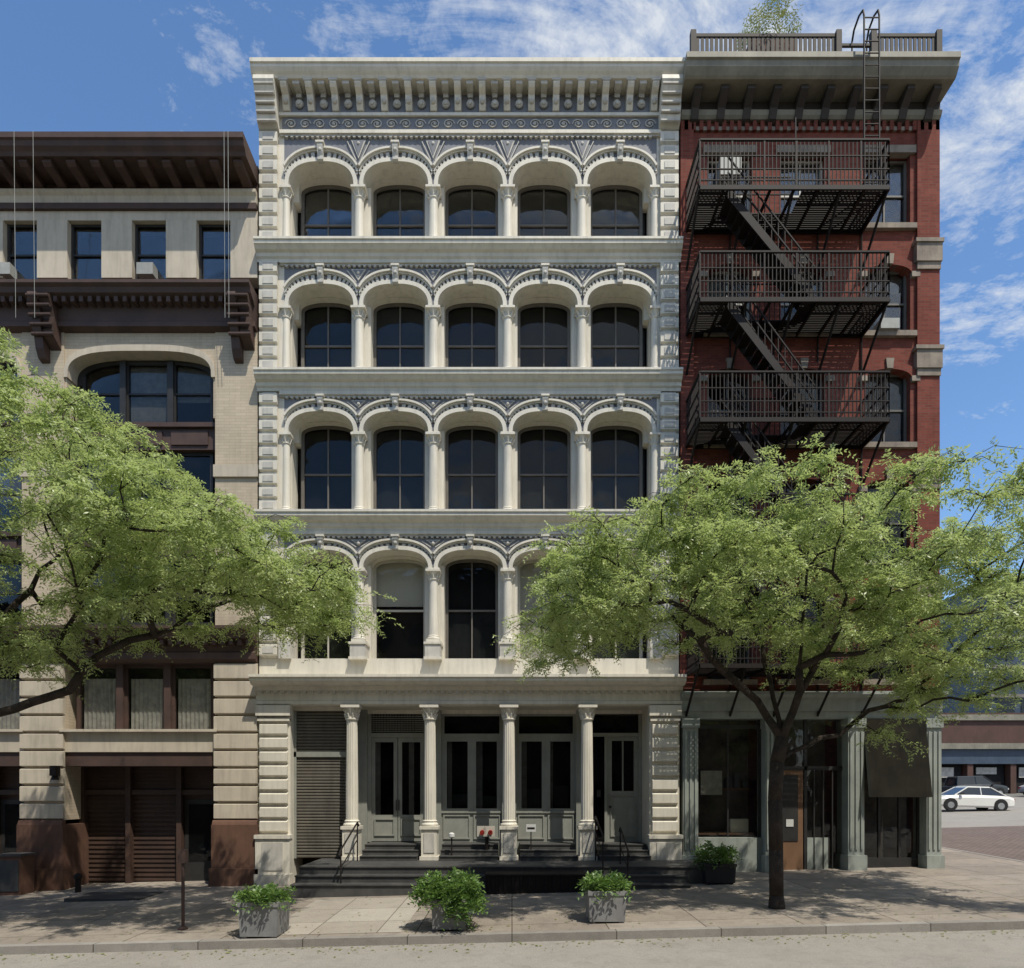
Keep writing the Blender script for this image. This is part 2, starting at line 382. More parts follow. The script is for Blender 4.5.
# leafy scroll frieze: alternating spirals
zm=(fz0+fz1)/2; rr0=(fz1-fz0)*.36; ns=26
for i in range(ns):
    xc=bayL+(bayR-bayL)*(i+.5)/ns; sg=1 if i%2 else -1
    pts=[]
    for j in range(15):
        t=j/14; ang=sg*(t*3.3*pi)+ (0 if sg>0 else pi); r=rr0*(1-.8*t); pts.append((xc+r*cos(ang)*1.25,-.045,zm+r*sin(ang)))
    O.path(pts,.016,4); O.ball(xc,-.045,zm,.035,.7,6)
for x0,x1 in((XL+.02,XL+.56),(XR-.56,XR-.02)):
    C.pyz([(0,zb0),(-.50,zb0),(-.52,zb0-.12),(-.45,zb0-.26),(-.34,zb0-.45),(-.3,zb0-.7),(-.22,zb0-.95),(0,zb0-1.1)],x0,x1)
    for j in range(5): O.tube((x0+.02,-.47+.055*j,zb0-.2-.19*j),(x1-.02,-.47+.055*j,zb0-.2-.19*j),.035)
    C.box(x0,x1,-.1,0,wf,zb0-1.05)
# ground floor
zg=.43; zcol=zc2
for x0,x1 in((XL,XL+.86),(XR-.80,XR)):
    C.box(x0,x1,-.05,1.0,-.6,zcol)
    C.box(x0-.03,x1+.03,-.22,.0,-.6,1.0); C.box(x0-.05,x1+.05,-.26,0,1.0,1.1); C.box(x0-.05,x1+.05,-.26,0,-.6,.05)
    C.box(x0-.03,x1+.03,-.2,0,zcol-.28,zcol-.002); C.box(x0+.0,x1-.0,-.16,0,zcol-.42,zcol-.34)
    O.box(x0+.15,x1-.15,-.235,-.2,.15,.9)
    nb=8; z=1.14; hh=(zcol-.45-z)/nb
    for i in range(nb):
        zz=z+i*hh; C.pyz([(-.05,zz+.02),(-.15,zz+.07),(-.15,zz+hh-.07),(-.05,zz+hh-.02)],x0+.06,x1-.06)
colx=[PX(u,-.05) for u in (352,430,509,587)]
for x in colx:
    C.box(x-.25,x+.25,-.30,.20,zg-.02,zg+.1); C.box(x-.21,x+.21,-.26,.16,zg+.1,zg+.82); C.box(x-.25,x+.25,-.30,.20,zg+.82,zg+.9)
    O.box(x-.14,x+.14,-.28,-.259,zg+.2,zg+.72)
    mb=B['cream:street_columns']; r=.165; z0=zg+.9; z1=zcol; cy=-.05
    mb.lathe(x,cy,[(r*1.35,z0),(r*1.4,z0+.05),(r*1.12,z0+.1),(r*1.2,z0+.14),(r*1.03,z0+.17)],20)
    mb.lathe(x,cy,[(r,z0+.17),(r,z0+1.0),(r*.88,z1-.4)],32,.07)
    mb.lathe(x,cy,[(r*.9,z1-.4),(r*1.08,z1-.38),(r*1.08,z1-.35),(r*.9,z1-.33),(r*1.0,z1-.2),(r*1.35,z1-.07)],20)
    for row in range(2):
        for i in range(10):
            a=2*pi*(i+row*.5)/10; mb.tube((x+r*.9*cos(a),cy+r*.9*sin(a),z1-.33+row*.11),(x+r*(1.25+.15*row)*cos(a),cy+r*(1.25+.15*row)*sin(a),z1-.22+row*.12),.035,.015,5)
    mb.box(x-.25,x+.25,cy-.25,cy+.25,z1-.07,z1)
C.box(XL,XR,.78,1.75,zc2+.0,zc2+.12)
Y=1.0
xb=[XL+.86]+colx+[XR-.80]
lz=.82
zl=PZ(714,Y)
for i in range(5):
    x0=xb[i]+(.1 if i else 0);x1=xb[i+1]-(.1 if i<4 else 0)
    C.box(x0,x1,Y-.02,1.7,zl+.0,zc2+.0)
for x in colx: B['door:rear_piers'].box(x-.2,x+.2,Y-.12,1.7,.1,zc2+.001)
ys=.28
x0,x1=xb[0],xb[1]-.12
S=B['shutter:rolling_shutter']; z=zg+.01; zls=PZ(711,ys)
while z<zls:
    S.pyz([(ys+.0,z),(ys-.03,z+.02),(ys-.03,z+.06),(ys,z+.08),(ys+.05,z+.08),(ys+.05,z)],x0,x1); z+=.085
C.box(x0,x1,ys-.04,ys+.3,zls,zc2-.001)
q=B['door:storefront_joinery']; q.box(x0,x1,ys-.07,ys-.03,PZ(757,ys),PZ(753,ys)+.03)
q.box(x0,x0+.07,ys-.07,ys-.03,.43,zls);q.box(x1-.07,x1+.02,ys-.07,ys+.3,.43,zls)
q.box(x1-.1,x1,ys+.05,Y+.1,.43,zc2-.002)
def panels(k,x0,x1,z0,z1,y,n=1):
    w=(x1-x0)/n
    for i in range(n):
        a=x0+i*w+.05;b_=x0+(i+1)*w-.05
        q=B[k]; q.box(a,b_,y-.03,y,z0,z0+.04);q.box(a,b_,y-.03,y,z1-.04,z1);q.box(a,a+.04,y-.03,y,z0+.04,z1-.04);q.box(b_-.04,b_,y-.03,y,z0+.04,z1-.04)
def leafdoor(k,x0,x1,z0,z1,y):
    q=B[k+':storefront_joinery']; st=.11
    q.box(x0,x0+st,y,y+.05,z0,z1);q.box(x1-st,x1,y,y+.05,z0,z1);q.box(x0+st,x1-st,y,y+.05,z0,z0+.75);q.box(x0+st,x1-st,y,y+.05,z1-.14,z1)
    panels(k+':storefront_joinery',x0+.03,x1-.03,z0+.15,z0+.65,y)
    B['glass:window_panes'].box(x0+st,x1-st,y+.02,y+.026,z0+.75,z1-.14)
D=B['door:storefront_joinery']
x0,x1=colx[0]+.2,colx[1]-.2
D.box(x0,x0+.1,Y-.02,Y+.1,lz,zl);D.box(x1-.1,x1,Y-.02,Y+.1,lz,zl)
ztr=PZ(733,Y)
D.box(x0+.1,x1-.1,Y-.018,Y+.1,ztr-.12,ztr)
B['interior:window_interiors'].box(x0,x1,Y+.5,Y+.52,lz-.4,zl+.1)
for i in range(9):
    z=ztr+.04+i*.06
    if z<zl-.03: D.box(x0+.1,x1-.1,Y,Y+.03,z,z+.025)
for i in range(16): B['frame_d:transom_grille'].box(x0+.12+i*.08,x0+.135+i*.08,Y-.005,Y+.02,ztr,zl)
xm=(x0+x1)/2
leafdoor('door',x0+.1,xm-.01,lz+.02,ztr-.12,Y+.02); leafdoor('door',xm+.01,x1-.1,lz+.02,ztr-.12,Y+.02)
B['frame_d:door_hardware'].box(xm-.05,xm-.03,Y-.02,Y+.02,lz+.9,lz+1.2);B['frame_d:door_hardware'].box(xm+.03,xm+.05,Y-.02,Y+.02,lz+.9,lz+1.2)
B['curtain:door_curtains'].box(x0+.2,x0+.34,Y+.12,Y+.13,lz+.7,ztr-.2)
B['curtain:door_curtains'].box(xm+.3,xm+.45,Y+.12,Y+.13,lz+.7,ztr-.2)
for bi in(2,3):
    x0,x1=colx[bi-1]+.2,colx[bi]-.2
    zb=PZ(812,Y)
    D.box(x0,x1,Y,Y+.12,.2,zb); panels('door:storefront_joinery',x0,x1,.9,zb-.08,Y,2)
    D.box(x0,x1,Y-.05,Y,zb-.03,zb+.03)
    D.box(x0,x0+.08,Y-.01,Y+.08,zb,zl);D.box(x1-.08,x1,Y-.01,Y+.08,zb,zl); D.box(x0+.08,x1-.08,Y-.008,Y+.08,ztr-.14,ztr-.02)
    D.box(x0+.08,x1-.08,Y-.008,Y+.08,zl-.06,zl)
    xm=(x0+x1)/2; D.box(xm-.05,xm+.05,Y-.009,Y+.08,zb,ztr-.14)
    for a,b_ in((x0+.08,xm-.05),(xm+.05,x1-.08)):
        F=B['door:window_sashes']
        F.box(a,a+.07,Y+.01,Y+.06,zb,ztr-.14);F.box(b_-.07,b_,Y+.01,Y+.06,zb,ztr-.14);F.box(a+.07,b_-.07,Y+.01,Y+.06,zb,zb+.1);F.box(a+.07,b_-.07,Y+.01,Y+.06,ztr-.24,ztr-.14)
        B['curtain:window_curtains'].box(a+.07,a+.07+(b_-a)*random.uniform(.12,.3),Y+.2,Y+.21,zb,ztr-.2)
        B['screen2:displays'].box(a+.2,b_-.1,Y+.35,Y+.36,zb,zb+random.uniform(.4,1.1))
    B['glass:window_panes'].box(x0+.08,x1-.08,Y+.04,Y+.046,zb,zl)
    B['interior:window_interiors'].box(x0,x1,Y+.5,Y+.52,zb-.2,zl+.1)
x0,x1=colx[3]+.2,xb[5]
D.box(x0,x0+.08,Y-.02,Y+.1,lz-.2,zl);D.box(x1-.1,x1,Y-.02,Y+.1,lz-.2,zl); D.box(x0+.08,x1-.1,Y-.018,Y+.1,ztr-.1,ztr)
D.box(x0+.42,x0+.5,Y-.01,Y+.09,lz,ztr-.1)
q=B['door:storefront_joinery']; dx0,dx1=x0+.5,x1-.1; zt5=ztr-.1
q.box(dx0,dx1,Y+.03,Y+.08,lz,lz+1.45); q.box(dx0,dx1,Y+.03,Y+.08,zt5-.12,zt5); q.box(dx0,dx0+.13,Y+.03,Y+.08,lz+1.45,zt5-.12);q.box(dx1-.13,dx1,Y+.03,Y+.08,lz+1.45,zt5-.12)
q.box((dx0+dx1)/2-.02,(dx0+dx1)/2+.02,Y+.03,Y+.07,lz+1.45,zt5-.12)
panels('door:storefront_joinery',dx0+.04,dx1-.04,lz+.15,lz+1.35,Y+.03)
B['frame_d:door_hardware'].ball(dx0+.08,Y-.01,lz+1.0,.04)
B['glass:window_panes'].box(x0+.08,x1-.1,Y+.05,Y+.056,lz,zl)
B['interior:window_interiors'].box(x0,x1,Y+.5,Y+.52,lz-.4,zl+.1)
B['frame_d:door_hardware'].box(x0+.2,x0+.3,Y-.05,Y,2.1,2.3)
core(B,XL,XR,CROOF-.05)
B.done()

# ---- stoop ----
St=Asm('front_stoop'); T=St['step:treads']
sx0,sx1=PX(283,-2.3)+.2,PX(690,-2.3)
lev=[(-2.35,.08),(-2.03,.25),(-1.71,.42)]
for (y0,z) in lev[:2]:
    T.box(sx0,sx1,y0,-1.3,-.7,z-.03); T.box(sx0-.01,sx1+.01,y0-.03,-1.3,z-.03,z)
T.box(sx0,XR+.3,lev[2][0],1.1,-.7,zg-.03); T.box(sx0-.01,XR+.31,lev[2][0]-.03,1.1,zg-.03,zg)
for (a,b_) in((colx[0]+.3,colx[1]-.3),(colx[1]+.3,colx[2]-.3),(colx[2]+.3,colx[3]-.3),(colx[3]+.3,XR-.85)):
    for j,(y0,z) in enumerate(((-.45,.56),(-.15,.69),(.15,lz))):
        T.box(a,b_,y0,Y+.2,zg,z-.025); T.box(a-.005,b_+.005,y0-.02,Y+.2,z-.025,z)
Gt=St['iron:cellar_hatch']
hx0,hx1=PX(486,-2.3),PX(584,-2.3)
Gt.box(hx0,hx1,-2.5,-1.75,-.7,.30); Gt.box(hx0-.02,hx1+.02,-2.53,-1.7,.30,.34)
for i in range(14): Gt.box(hx0+.05+i*.19,hx0+.09+i*.19,-2.53,-2.5,-.2,.28)
St.done()
for i,(x,y0,y1,z0,z1) in enumerate(((PX(345,-1.8),-2.2,-.5,.0,.55),(PX(600,-1.2),-1.75,-.3,.3,.7),(PX(625,-1.9),-2.3,-1.2,.0,.45))):
    H=Asm('stair_handrail'); q=H['iron:rail']
    q.path([(x,y0-.15,z0+.75),(x,y0,z0+.88),(x,y1,z1+.9),(x,y1+.15,z1+.8)],.022,8)
    q.tube((x,y0,z0-.2),(x,y0,z0+.88),.018);q.tube((x,y1,z1-.3),(x,y1,z1+.9),.018)
    q.path([(x,y0,z0+.45),(x,y1,z1+.45)],.014); H.done()
H=Asm('fire_standpipe'); q=H['red:red_inlets']; x=PX(487,.1)
H['frame_w:plate'].box(x-.26,x+.22,-.1,-.06,1.05,1.33)
for dx in(-.12,.1): q.tube((x+dx,-.06,1.18),(x+dx,-.24,1.16),.055,.065,12)
H['iron:pipe'].tube((x,-.08,.43),(x,-.08,1.05),.05,.05,10); H.done()
H=Asm('house_plaque'); x=PX(531,-.1); H['white:panel'].box(x-.13,x+.13,-.12,-.09,1.18,1.38); H['iron:stand'].tube((x,-.08,.43),(x,-.08,1.19),.015); H['iron:stand'].box(x-.1,x+.1,-.125,-.12,1.25,1.3); H.done()
H=Asm('bell_push_post'); x=PX(452,-.2); H['iron:post'].tube((x,-.3,.43),(x,-.3,1.05),.02); H['white:face'].lathe(x,-.3,[(.05,1.03),(.08,1.06),(.08,1.14),(.03,1.17)],14); H.done()

# ================= LEFT BUILDING =================
L=Asm('buff_brick_loft_building'); LR=XL-.03; LL=LR-16.2
per=193*K
W=L['stone:brick_walls']; LS=L['limestone:stone_trim']; BR=L['brown:cornices']; BS=L['brownstone:pier_bases']
pl=1.0
zroof=PZ(133,-pl)
BR.pyz([(.8,zroof),(-pl,zroof+.04),(-pl,zroof-.10),(-pl+.05,zroof-.13),(-pl+.08,zroof-.24),(-pl+.16,zroof-.32),(-pl+.2,zroof-.40),(.0,zroof-.40),(.0,zroof-.64),(.8,zroof-.64)],LL,LR-.01)
zs_=zroof-.40
x=LR-.25
while x>LL:
    BR.pyz([(0,zs_),(-.72,zs_),(-.75,zs_-.09),(-.66,zs_-.15),(-.35,zs_-.16),(-.12,zs_-.2),(-.03,zs_-.24),(0,zs_-.24)],x-.11,x+.11); x-=.62
zf=zroof-.64
LS.pyz([(.5,zf),(-.14,zf),(-.14,zf-.08),(-.08,zf-.14),(-.05,zf-.34),(.5,zf-.34)],LL,LR-.02)
BR.box(LL,LR-.02,-.10,.5,zf-.50,zf-.341)
za0,za1=PZ(279),zf-.50
pz1=min(PZ(221),za1-.1)
LS.box(LL,LR-.01,-.02,.5,pz1,za1-.001)
ctr=[LR-.62-per*(j+.5)/3+.3 for j in range(9)]
ww=34*K
for j,cx in enumerate(ctr):
    window(L,cx,ww,za0-.1,pz1,.16,1,2,.06,'frame_d',random.choice([0,.3,.45,0]),'curtain',low=.5)
xp=LR-.01
for j,cx in enumerate(ctr):
    LS.box(cx+ww/2,xp,-.05,.34,za0,pz1-.001); xp=cx-ww/2
LS.box(LL,xp,-.05,.34,za0,pz1-.001)
for u in(147,5):
    x=PX(u); q=L['acunit:ac_units']; q.box(x-.22,x+.22,-.12,.15,za0+.05,za0+.36)
zc=PZ(279,-.6)
BR.pyz([(.5,zc),(-.6,zc),(-.6,zc-.08),(-.52,zc-.14),(-.48,zc-.26),(-.3,zc-.34),(-.2,zc-.42),(-.15,zc-.8),(-.2,zc-.84),(-.2,zc-.95),(-.03,zc-1.0),(.5,zc-1.0)],LL,LR-.015)
for i in range(70): BR.box(LR-.1-i*.23-.1,LR-.1-i*.23,-.42,-.18,zc-.45,zc-.30)
zm0=zc-1.0
pc=[LR-.58-per*k for k in range(4)]
zlow=PZ(655)
for x in pc:
    W.box(x-.57,x+.57,-.03,.76,zlow,zm0-.001)
    BRK=L['brown:brackets']
    BRK.pyz([(-.03,zc-.3),(-.58,zc-.3),(-.62,zc-.42),(-.48,zc-.6),(-.40,zc-.8),(-.42,zc-1.1),(-.34,zc-1.3),(-.28,zc-1.6),(-.18,zc-1.8),(-.03,zc-1.85)],x-.02,x+.2)
    BRK.pyz([(-.03,zc-.3),(-.5,zc-.3),(-.54,zc-.42),(-.4,zc-.6),(-.34,zc-.8),(-.34,zc-1.3),(-.03,zc-1.5)],x+.22,x+.5)
    for t in range(5): BRK.tube((x-.05,-.58+.05*t,zc-.4-.22*t),(x+.53,-.58+.05*t,zc-.4-.22*t),.045,.045,8)
    LS.box(x-.6,x+.6,-.09,.0,PZ(478),PZ(466))
for k in range(3):
    cx=(pc[k]+pc[k+1])/2; hw=per/2-.57
    zA=PZ(350); zS=PZ(378); zB=PZ(418); EL=.62
    W.archwall(cx,hw,zS,hw-.06,zA-zS,zm0-.002,.0,.5,e=EL,n=30)
    LS.ring(cx,zS,hw-.10,zA-zS-.05,hw-.002,zA-zS+.12,-.05,.52,e=EL,n=30)
    W.box(cx-hw,cx-hw+.06,.0,.5,zB,zS); W.box(cx+hw-.06,cx+hw,.0,.5,zB,zS)
    L['frame_d:big_windows'].ring(cx,zS,hw-.24,zA-zS-.15,hw-.07,zA-zS-.03,.36,.44,e=EL,n=30)
    for sx in(-.32,.32): L['frame_d:big_windows'].box(cx+sx*2*hw*.5-.08,cx+sx*2*hw*.5+.08,.3,.44,zB,zA-.1)
    window(L,cx,1.2,zB,zA-.1,.42,1,2,.07,'frame_d',.97,'curtain')
    window(L,cx-1.25,1.1,zB,zA-.1,.42,1,2,.07,'frame_d',0)
    window(L,cx+1.25,1.1,zB,zA-.1,.42,1,2,.07,'frame_d',.6,'curtain')
    for (t,bm) in((446,530),(556,622)):
        z1=PZ(t);z0=PZ(bm)
        for j in(-1,0,1):
            window(L,cx+j*1.25,1.12,z0,z1,.4,1,2,.08,'frame_d',random.choice([0,.4,.6]),'curtain')
        for j in(-.5,.5): L['frame_d:big_windows'].box(cx+j*1.25-.07,cx+j*1.25+.07,.25,.44,z0,z1)
    for (t,bm) in((420,446),(530,556)):
        z1=PZ(t);z0=PZ(bm); BR.box(cx-hw,cx+hw,.2,.5,z0,z1-.121); BR.box(cx-hw,cx+hw,.1,.5,z1-.12,z1+.002)
        for j in(-1,0,1): BR.box(cx+j*1.25-.5,cx+j*1.25+.5,.16,.21,z0+.12,z1-.2)
zc=PZ(625,-.5)
BR.pyz([(.5,zc),(-.5,zc),(-.5,zc-.08),(-.4,zc-.18),(-.36,zc-.3),(-.15,zc-.36),(-.1,zc-.6),(-.16,zc-.66),(-.16,zc-.82),(-.05,zc-.9),(.5,zc-.9)],LL,LR-.012)
for i in range(70): BR.box(LR-.1-i*.23-.1,LR-.1-i*.23,-.32,-.12,zc-.47,zc-.34)
zlow=zc-.9
for x in pc:
    z=PZ(820)
    W.box(x-.52,x+.52,-.0,1.7,z,zlow+.3); hh=(zlow-z)/9
    for i in range(9):
        zz=z+i*hh; LS.pyz([(-.0,zz+.015),(-.10,zz+.05),(-.10,zz+hh-.05),(-.0,zz+hh-.015)],x-.58,x+.58)
    BS.box(x-.62,x+.62,-.16,1.7,-.9,z-.12); BS.pyz([(0,z-.12),(-.16,z-.12),(-.13,z-.03),(-.10,z+.0),(0,z+.0)],x-.6,x+.6)
    BS.box(x-.66,x+.66,-.22,.0,-.9,PZ(868))
for k in range(3):
    cx=(pc[k]+pc[k+1])/2; hw=per/2-.5
    z1=zlow; z0=PZ(733,.3)
    for j in(-1,0,1):
        window(L,cx+j*1.3,1.16,z0,z1,.3,1,1,.09,'brown',0,gk='glass_clear')
        cmb=L['curtain:window_curtains']; xx=cx+j*1.3-.48; zt_=z1-.25-.2*random.random(); n=16
        for i in range(n):
            xa=xx+.96*i/n; xb_=xx+.96*(i+1)/n; ya=.42+.03*(i%2); yb=.42+.03*((i+1)%2)
            cmb.add([(xa,ya,z0),(xb_,yb,z0),(xb_,yb,zt_),(xa,ya,zt_)],[(0,1,2,3)])
    for j in(-.5,.5): L['brown:mullions'].box(cx+j*1.3-.09,cx+j*1.3+.09,.15,.39,z0,z1)
    LS.box(cx-hw,cx+hw,.0,.6,PZ(752),z0-.001); LS.box(cx-hw,cx+hw,-.12,.55,z0,z0+.07); BR.box(cx-hw,cx+hw,.05,.6,PZ(766),PZ(752)-.001)
    gz=PZ(766)
    Q=L['garage:doors']; 
    Q.box(cx-hw,cx+hw,.95,1.0,-.9,gz)
    for a in (-.98,-.36,.32,.98): Q.box(cx+a*hw*1.0-.06-.02,cx+a*hw+.06,.75,.96,-.9,gz)
    Q.box(cx-hw,cx+hw,.8,.955,PZ(795),PZ(792)+.06)
    for i in range(20): Q.box(cx-hw+.1,cx+.32*hw-.08,.92,.955,PZ(795)-.1-i*.13,PZ(795)-.03-i*.13)
    for i in range(6): Q.box(cx-hw+.1,cx+hw-.08,.92,.955,PZ(768)-.08-i*.11,PZ(768)-.03-i*.11)
    L['frame_d:doors_glass_frames'].box(cx+.36*hw,cx+.94*hw,.90,.96,-.7,PZ(800))
    L['glass:window_panes'].box(cx+.42*hw,cx+.88*hw,.88,.899,.3,PZ(805))
core(L,LL,LR,zroof-.02,-.9)
W.box(LL,LR-.005,.5,.78,zm0-.4,zm0)
for u in(14,33,228,224):
    L['acunit:conduits'].tube((PX(u,-.72),-.66,PZ(335)),(PX(u,-1.05),-1.05,zroof),.007,.007,5)
L['iron:wall_lamps'].box(PX(60)-.08,PX(60)+.08,-.3,-.1,PZ(776),PZ(766)); L['iron:wall_lamps'].tube((PX(60),-.2,PZ(780)),(PX(60),-.2,PZ(776)),.1,.06,10)
L.done()

# ================= RIGHT BRICK BUILDING =================
R=Asm('red_brick_building'); RL=XR+.03; RR=11.51
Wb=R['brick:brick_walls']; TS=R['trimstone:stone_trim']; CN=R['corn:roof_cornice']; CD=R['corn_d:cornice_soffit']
zt=PZ(52,-.9)
CN.pyz([(.5,zt),(-.9,zt+.02),(-.9,zt-.12),(-.85,zt-.15),(-.83,zt-.28),(-.73,zt-.42),(-.68,zt-.46),(.5,zt-.46)],RL-.05,RR+.02)
zb0=zt-.46
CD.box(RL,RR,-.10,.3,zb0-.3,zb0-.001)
for i in range(10):
    x=RL+.35+(RR-RL-.7)*i/9
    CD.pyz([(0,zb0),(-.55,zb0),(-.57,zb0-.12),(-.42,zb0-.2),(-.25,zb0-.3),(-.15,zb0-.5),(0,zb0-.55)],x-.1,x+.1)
CN.pyz([(.0,zb0-.3),(-.2,zb0-.3),(-.16,zb0-.4),(-.1,zb0-.46),(0,zb0-.46)],RL,RR)
for i in range(34):
    x=RL+.1+i*.205; Wb.box(x,x+.1,-.08,0,zb0-.72,zb0-.47)
wins=[dict(t=155,b=226,arch=0),dict(t=266,b=333,arch=.22),dict(t=370,b=444,arch=.22),dict(t=480,b=562,arch=.22),dict(t=590,b=680,arch=.22)]
wc=[PX(722)+.2,PX(803),PX(888)]; wh=.60
topz=zb0-.3
zprev=topz
for wi,w in enumerate(wins):
    zt_=PZ(w['t']);zb_=PZ(w['b'])
    ar=w['arch']; zs=zt_-ar
    Wb.box(RL,RR,0,.35,zt_+.02,zprev)
    ed=[RL]+sum([[c-wh,c+wh] for c in wc],[])+[RR]
    for i in range(0,8,2): Wb.box(ed[i],ed[i+1],0,.35,zb_,zt_+.02)
    for c in wc:
        if ar:
            Wb.archwall(c,wh,zs,wh,ar,zt_+.02,0,.35,14)
            Wb.ring(c,zs,wh+.0,ar,wh+.2,ar+.22,-.06,.002,n=14)
            TS.box(c-wh-.22,c-wh,-.09,0,zs-.12,zs+.02);TS.box(c+wh,c+wh+.22,-.09,0,zs-.12,zs+.02)
            TS.pxz([(c-.08,zt_-.01),(c+.08,zt_-.01),(c+.11,zt_+.26),(c-.11,zt_+.26)],-.11,-.0)
        else:
            TS.box(c-wh-.12,c+wh+.12,-.08,.1,zt_,zt_+.2)
        TS.box(c-wh-.12,c+wh+.12,-.12,.3,zb_-.14,zb_)
        window(R,c,wh*2,zb_,zt_,.22,2,2,.06,'frame_w' if wi<2 and c!=wc[2] else 'frame',random.choice([0,.3,.5,.5]),'curtain',low=random.choice([0,.5]))
    zprev=zb_
zfl=PZ(704)
Wb.box(RL,RR,0,.35,zfl,zprev)
Wb.box(RR-.6,RR-.0,-.08,0,zfl,zb0-.47)
Wb.box(RL,RL+.35,-.08,0,zfl,zb0-.47)
for v in(256,362,474,590): 
    TS.box(RR-.66,RR+.03,-.16,.0,PZ(v+9),PZ(v-9)); TS.box(RR-.7,RR+.05,-.2,.0,PZ(v-9),PZ(v-9)+.1)
    TS.box(RR-.62,RR+.01,-.12,.0,PZ(v+16),PZ(v+9))
TS.box(RL+.36,RR-.61,-.05,0,PZ(132),PZ(132)+.1)
q=R['acunit:ac_units']; q.box(wc[0]-.3,wc[0]+.26,-.2,.2,PZ(181),PZ(162)); q.box(wc[2]-.3,wc[2]+.2,-.2,.2,PZ(333),PZ(323))
SF=R['store:storefront_iron']
zc=PZ(691,-.35)
SF.pyz([(.4,zc),(-.35,zc),(-.35,zc-.08),(-.28,zc-.16),(-.12,zc-.22),(-.1,zc-.5),(.4,zc-.5)],RL-.01,RR+.06)
SF.box(RL,RR,-.04,.4,zc-.7,zc-.501)
zft=zc-.7
pil=[(682,697),(764,776),(846,862),(924,939)]
for a,b_ in pil:
    x0,x1=max(RL,PX(a)),PX(b_); x1=min(x1,RR+.02)
    SF.box(x0,x1,-.12,.5,-.6,zft); SF.box(x0-.04,x1+.04,-.2,.5,-.6,.55); SF.box(x0-.03,x1+.03,-.17,.5,zft-.25,zft-.001)
    for i in range(3):
        xx=x0+(x1-x0)*(i+.5)/3; SF.box(xx-.03,xx+.03,-.15,-.119,.7,zft-.35)
bx=[(PX(697),PX(764)),(PX(776),PX(846)),(PX(862),PX(924))]
FD='frame_d:storefront_frames'
x0,x1=bx[0]
SF.box(x0,x1,.1,.4,-.6,PZ(838)); 
R[FD].box(x0,x1,.2,.26,PZ(728),PZ(724)); R[FD].box(x0,x0+.06,.2,.26,PZ(838),zft);R[FD].box(x1-.06,x1,.2,.26,PZ(838),zft)
R[FD].box((x0+x1)/2-.02,(x0+x1)/2+.02,.21,.25,PZ(838),zft)
R['glass_clear:shop_panes'].box(x0,x1,.23,.236,PZ(838),zft); R['shopint:shop_interior'].box(x0,x1,1.2,1.22,-.3,zft+.1)
R['curtain:window_poster'].box(x0+.3,x0+.9,.7,.71,PZ(795),PZ(770)); R['shade:shop_goods'].box(x0+1.1,x0+1.6,.6,.8,PZ(838),PZ(820)); R['wood:shop_shelf'].box(x0+.1,x1-.1,.8,1.1,PZ(790),PZ(789)+.03); R['wood:shop_shelf'].box(x0+.1,x1-.1,.5,1.1,PZ(836),PZ(834))
for i in range(7): R['screen2:shop_goods_dark'].box(x0+.15+i*.23,x0+.29+i*.23,.85,1.0,PZ(789)+.03,PZ(789)+.2+.12*(i%3))
x0,x1=bx[1]
R[FD].box(x0,x1,.2,.28,PZ(770),PZ(766)); R[FD].box(x0+.85,x0+.93,.2,.28,-.1,zft)
R['glass_clear:shop_panes'].box(x0,x1,.23,.236,-.2,zft); R['shopint:shop_interior'].box(x0,x1,1.2,1.22,-.3,zft+.1)
R['wood:door'].box(x0+.08,x0+.82,.21,.229,.05,PZ(770)); R['frame_d:door_glass'].box(x0+.22,x0+.68,.195,.209,.9,PZ(775)); R['white:door_sign'].box(x0+.35,x0+.55,.18,.19,1.3,1.5)
R['store:shop_panel'].box(x0+.93,x0+1.5,.19,.225,-.1,1.0)
for i in range(3): R[FD].box(x0+1.1+i*.25,x0+1.13+i*.25,.18,.22,-.1,PZ(770))
x0,x1=bx[2]
q=R['shutter:corrugated_awning']
for i in range(24):
    xx=x0+(x1-x0)*i/24; w_=(x1-x0)/24
    q.add([(xx,-.35,PZ(797)),(xx+w_/2,-.42,PZ(797)),(xx+w_,-.35,PZ(797)),(xx,-.05,zft+.0),(xx+w_/2,-.12,zft),(xx+w_,-.05,zft)],[(0,1,4,3),(1,2,5,4)])
R['glass_clear:shop_panes'].box(x0,x1,.23,.236,-.2,zft); R['shopint:shop_interior'].box(x0,x1,.8,.82,-.3,zft+.1)
for t in(.0,.33,.66,.97): R[FD].box(x0+(x1-x0)*t,x0+(x1-x0)*t+.06,.2,.28,-.1,zft)
R[FD].box(x0,x1,.195,.285,-.1,.45)
core(R,RL,RR,zt-.06,-.6,16,'brick')
RG=R['corn_d:roof_railing']; yf=-.75; RH=.62
def railing(x0,x1):
    RG.box(x0,x1,yf-.03,yf+.03,zt+RH-.08,zt+RH); RG.box(x0,x1,yf-.03,yf+.03,zt+.08,zt+.14)
    n=int((x1-x0)/.12)
    for i in range(n+1):
        x=x0+(x1-x0)*i/n; RG.box(x-.04,x+.04,yf-.015,yf+.015,zt+.03,zt+RH-.02)
    for x in(x0,x1): RG.box(x-.07,x+.07,yf-.07,yf+.07,zt,zt+RH+.06)
railing(PX(693,yf),PX(838,yf)); railing(PX(873,yf),PX(938,yf))
RG.box(PX(838,yf),PX(873,yf),yf-.03,yf+.03,zt+.3,zt+.36)
R.done()

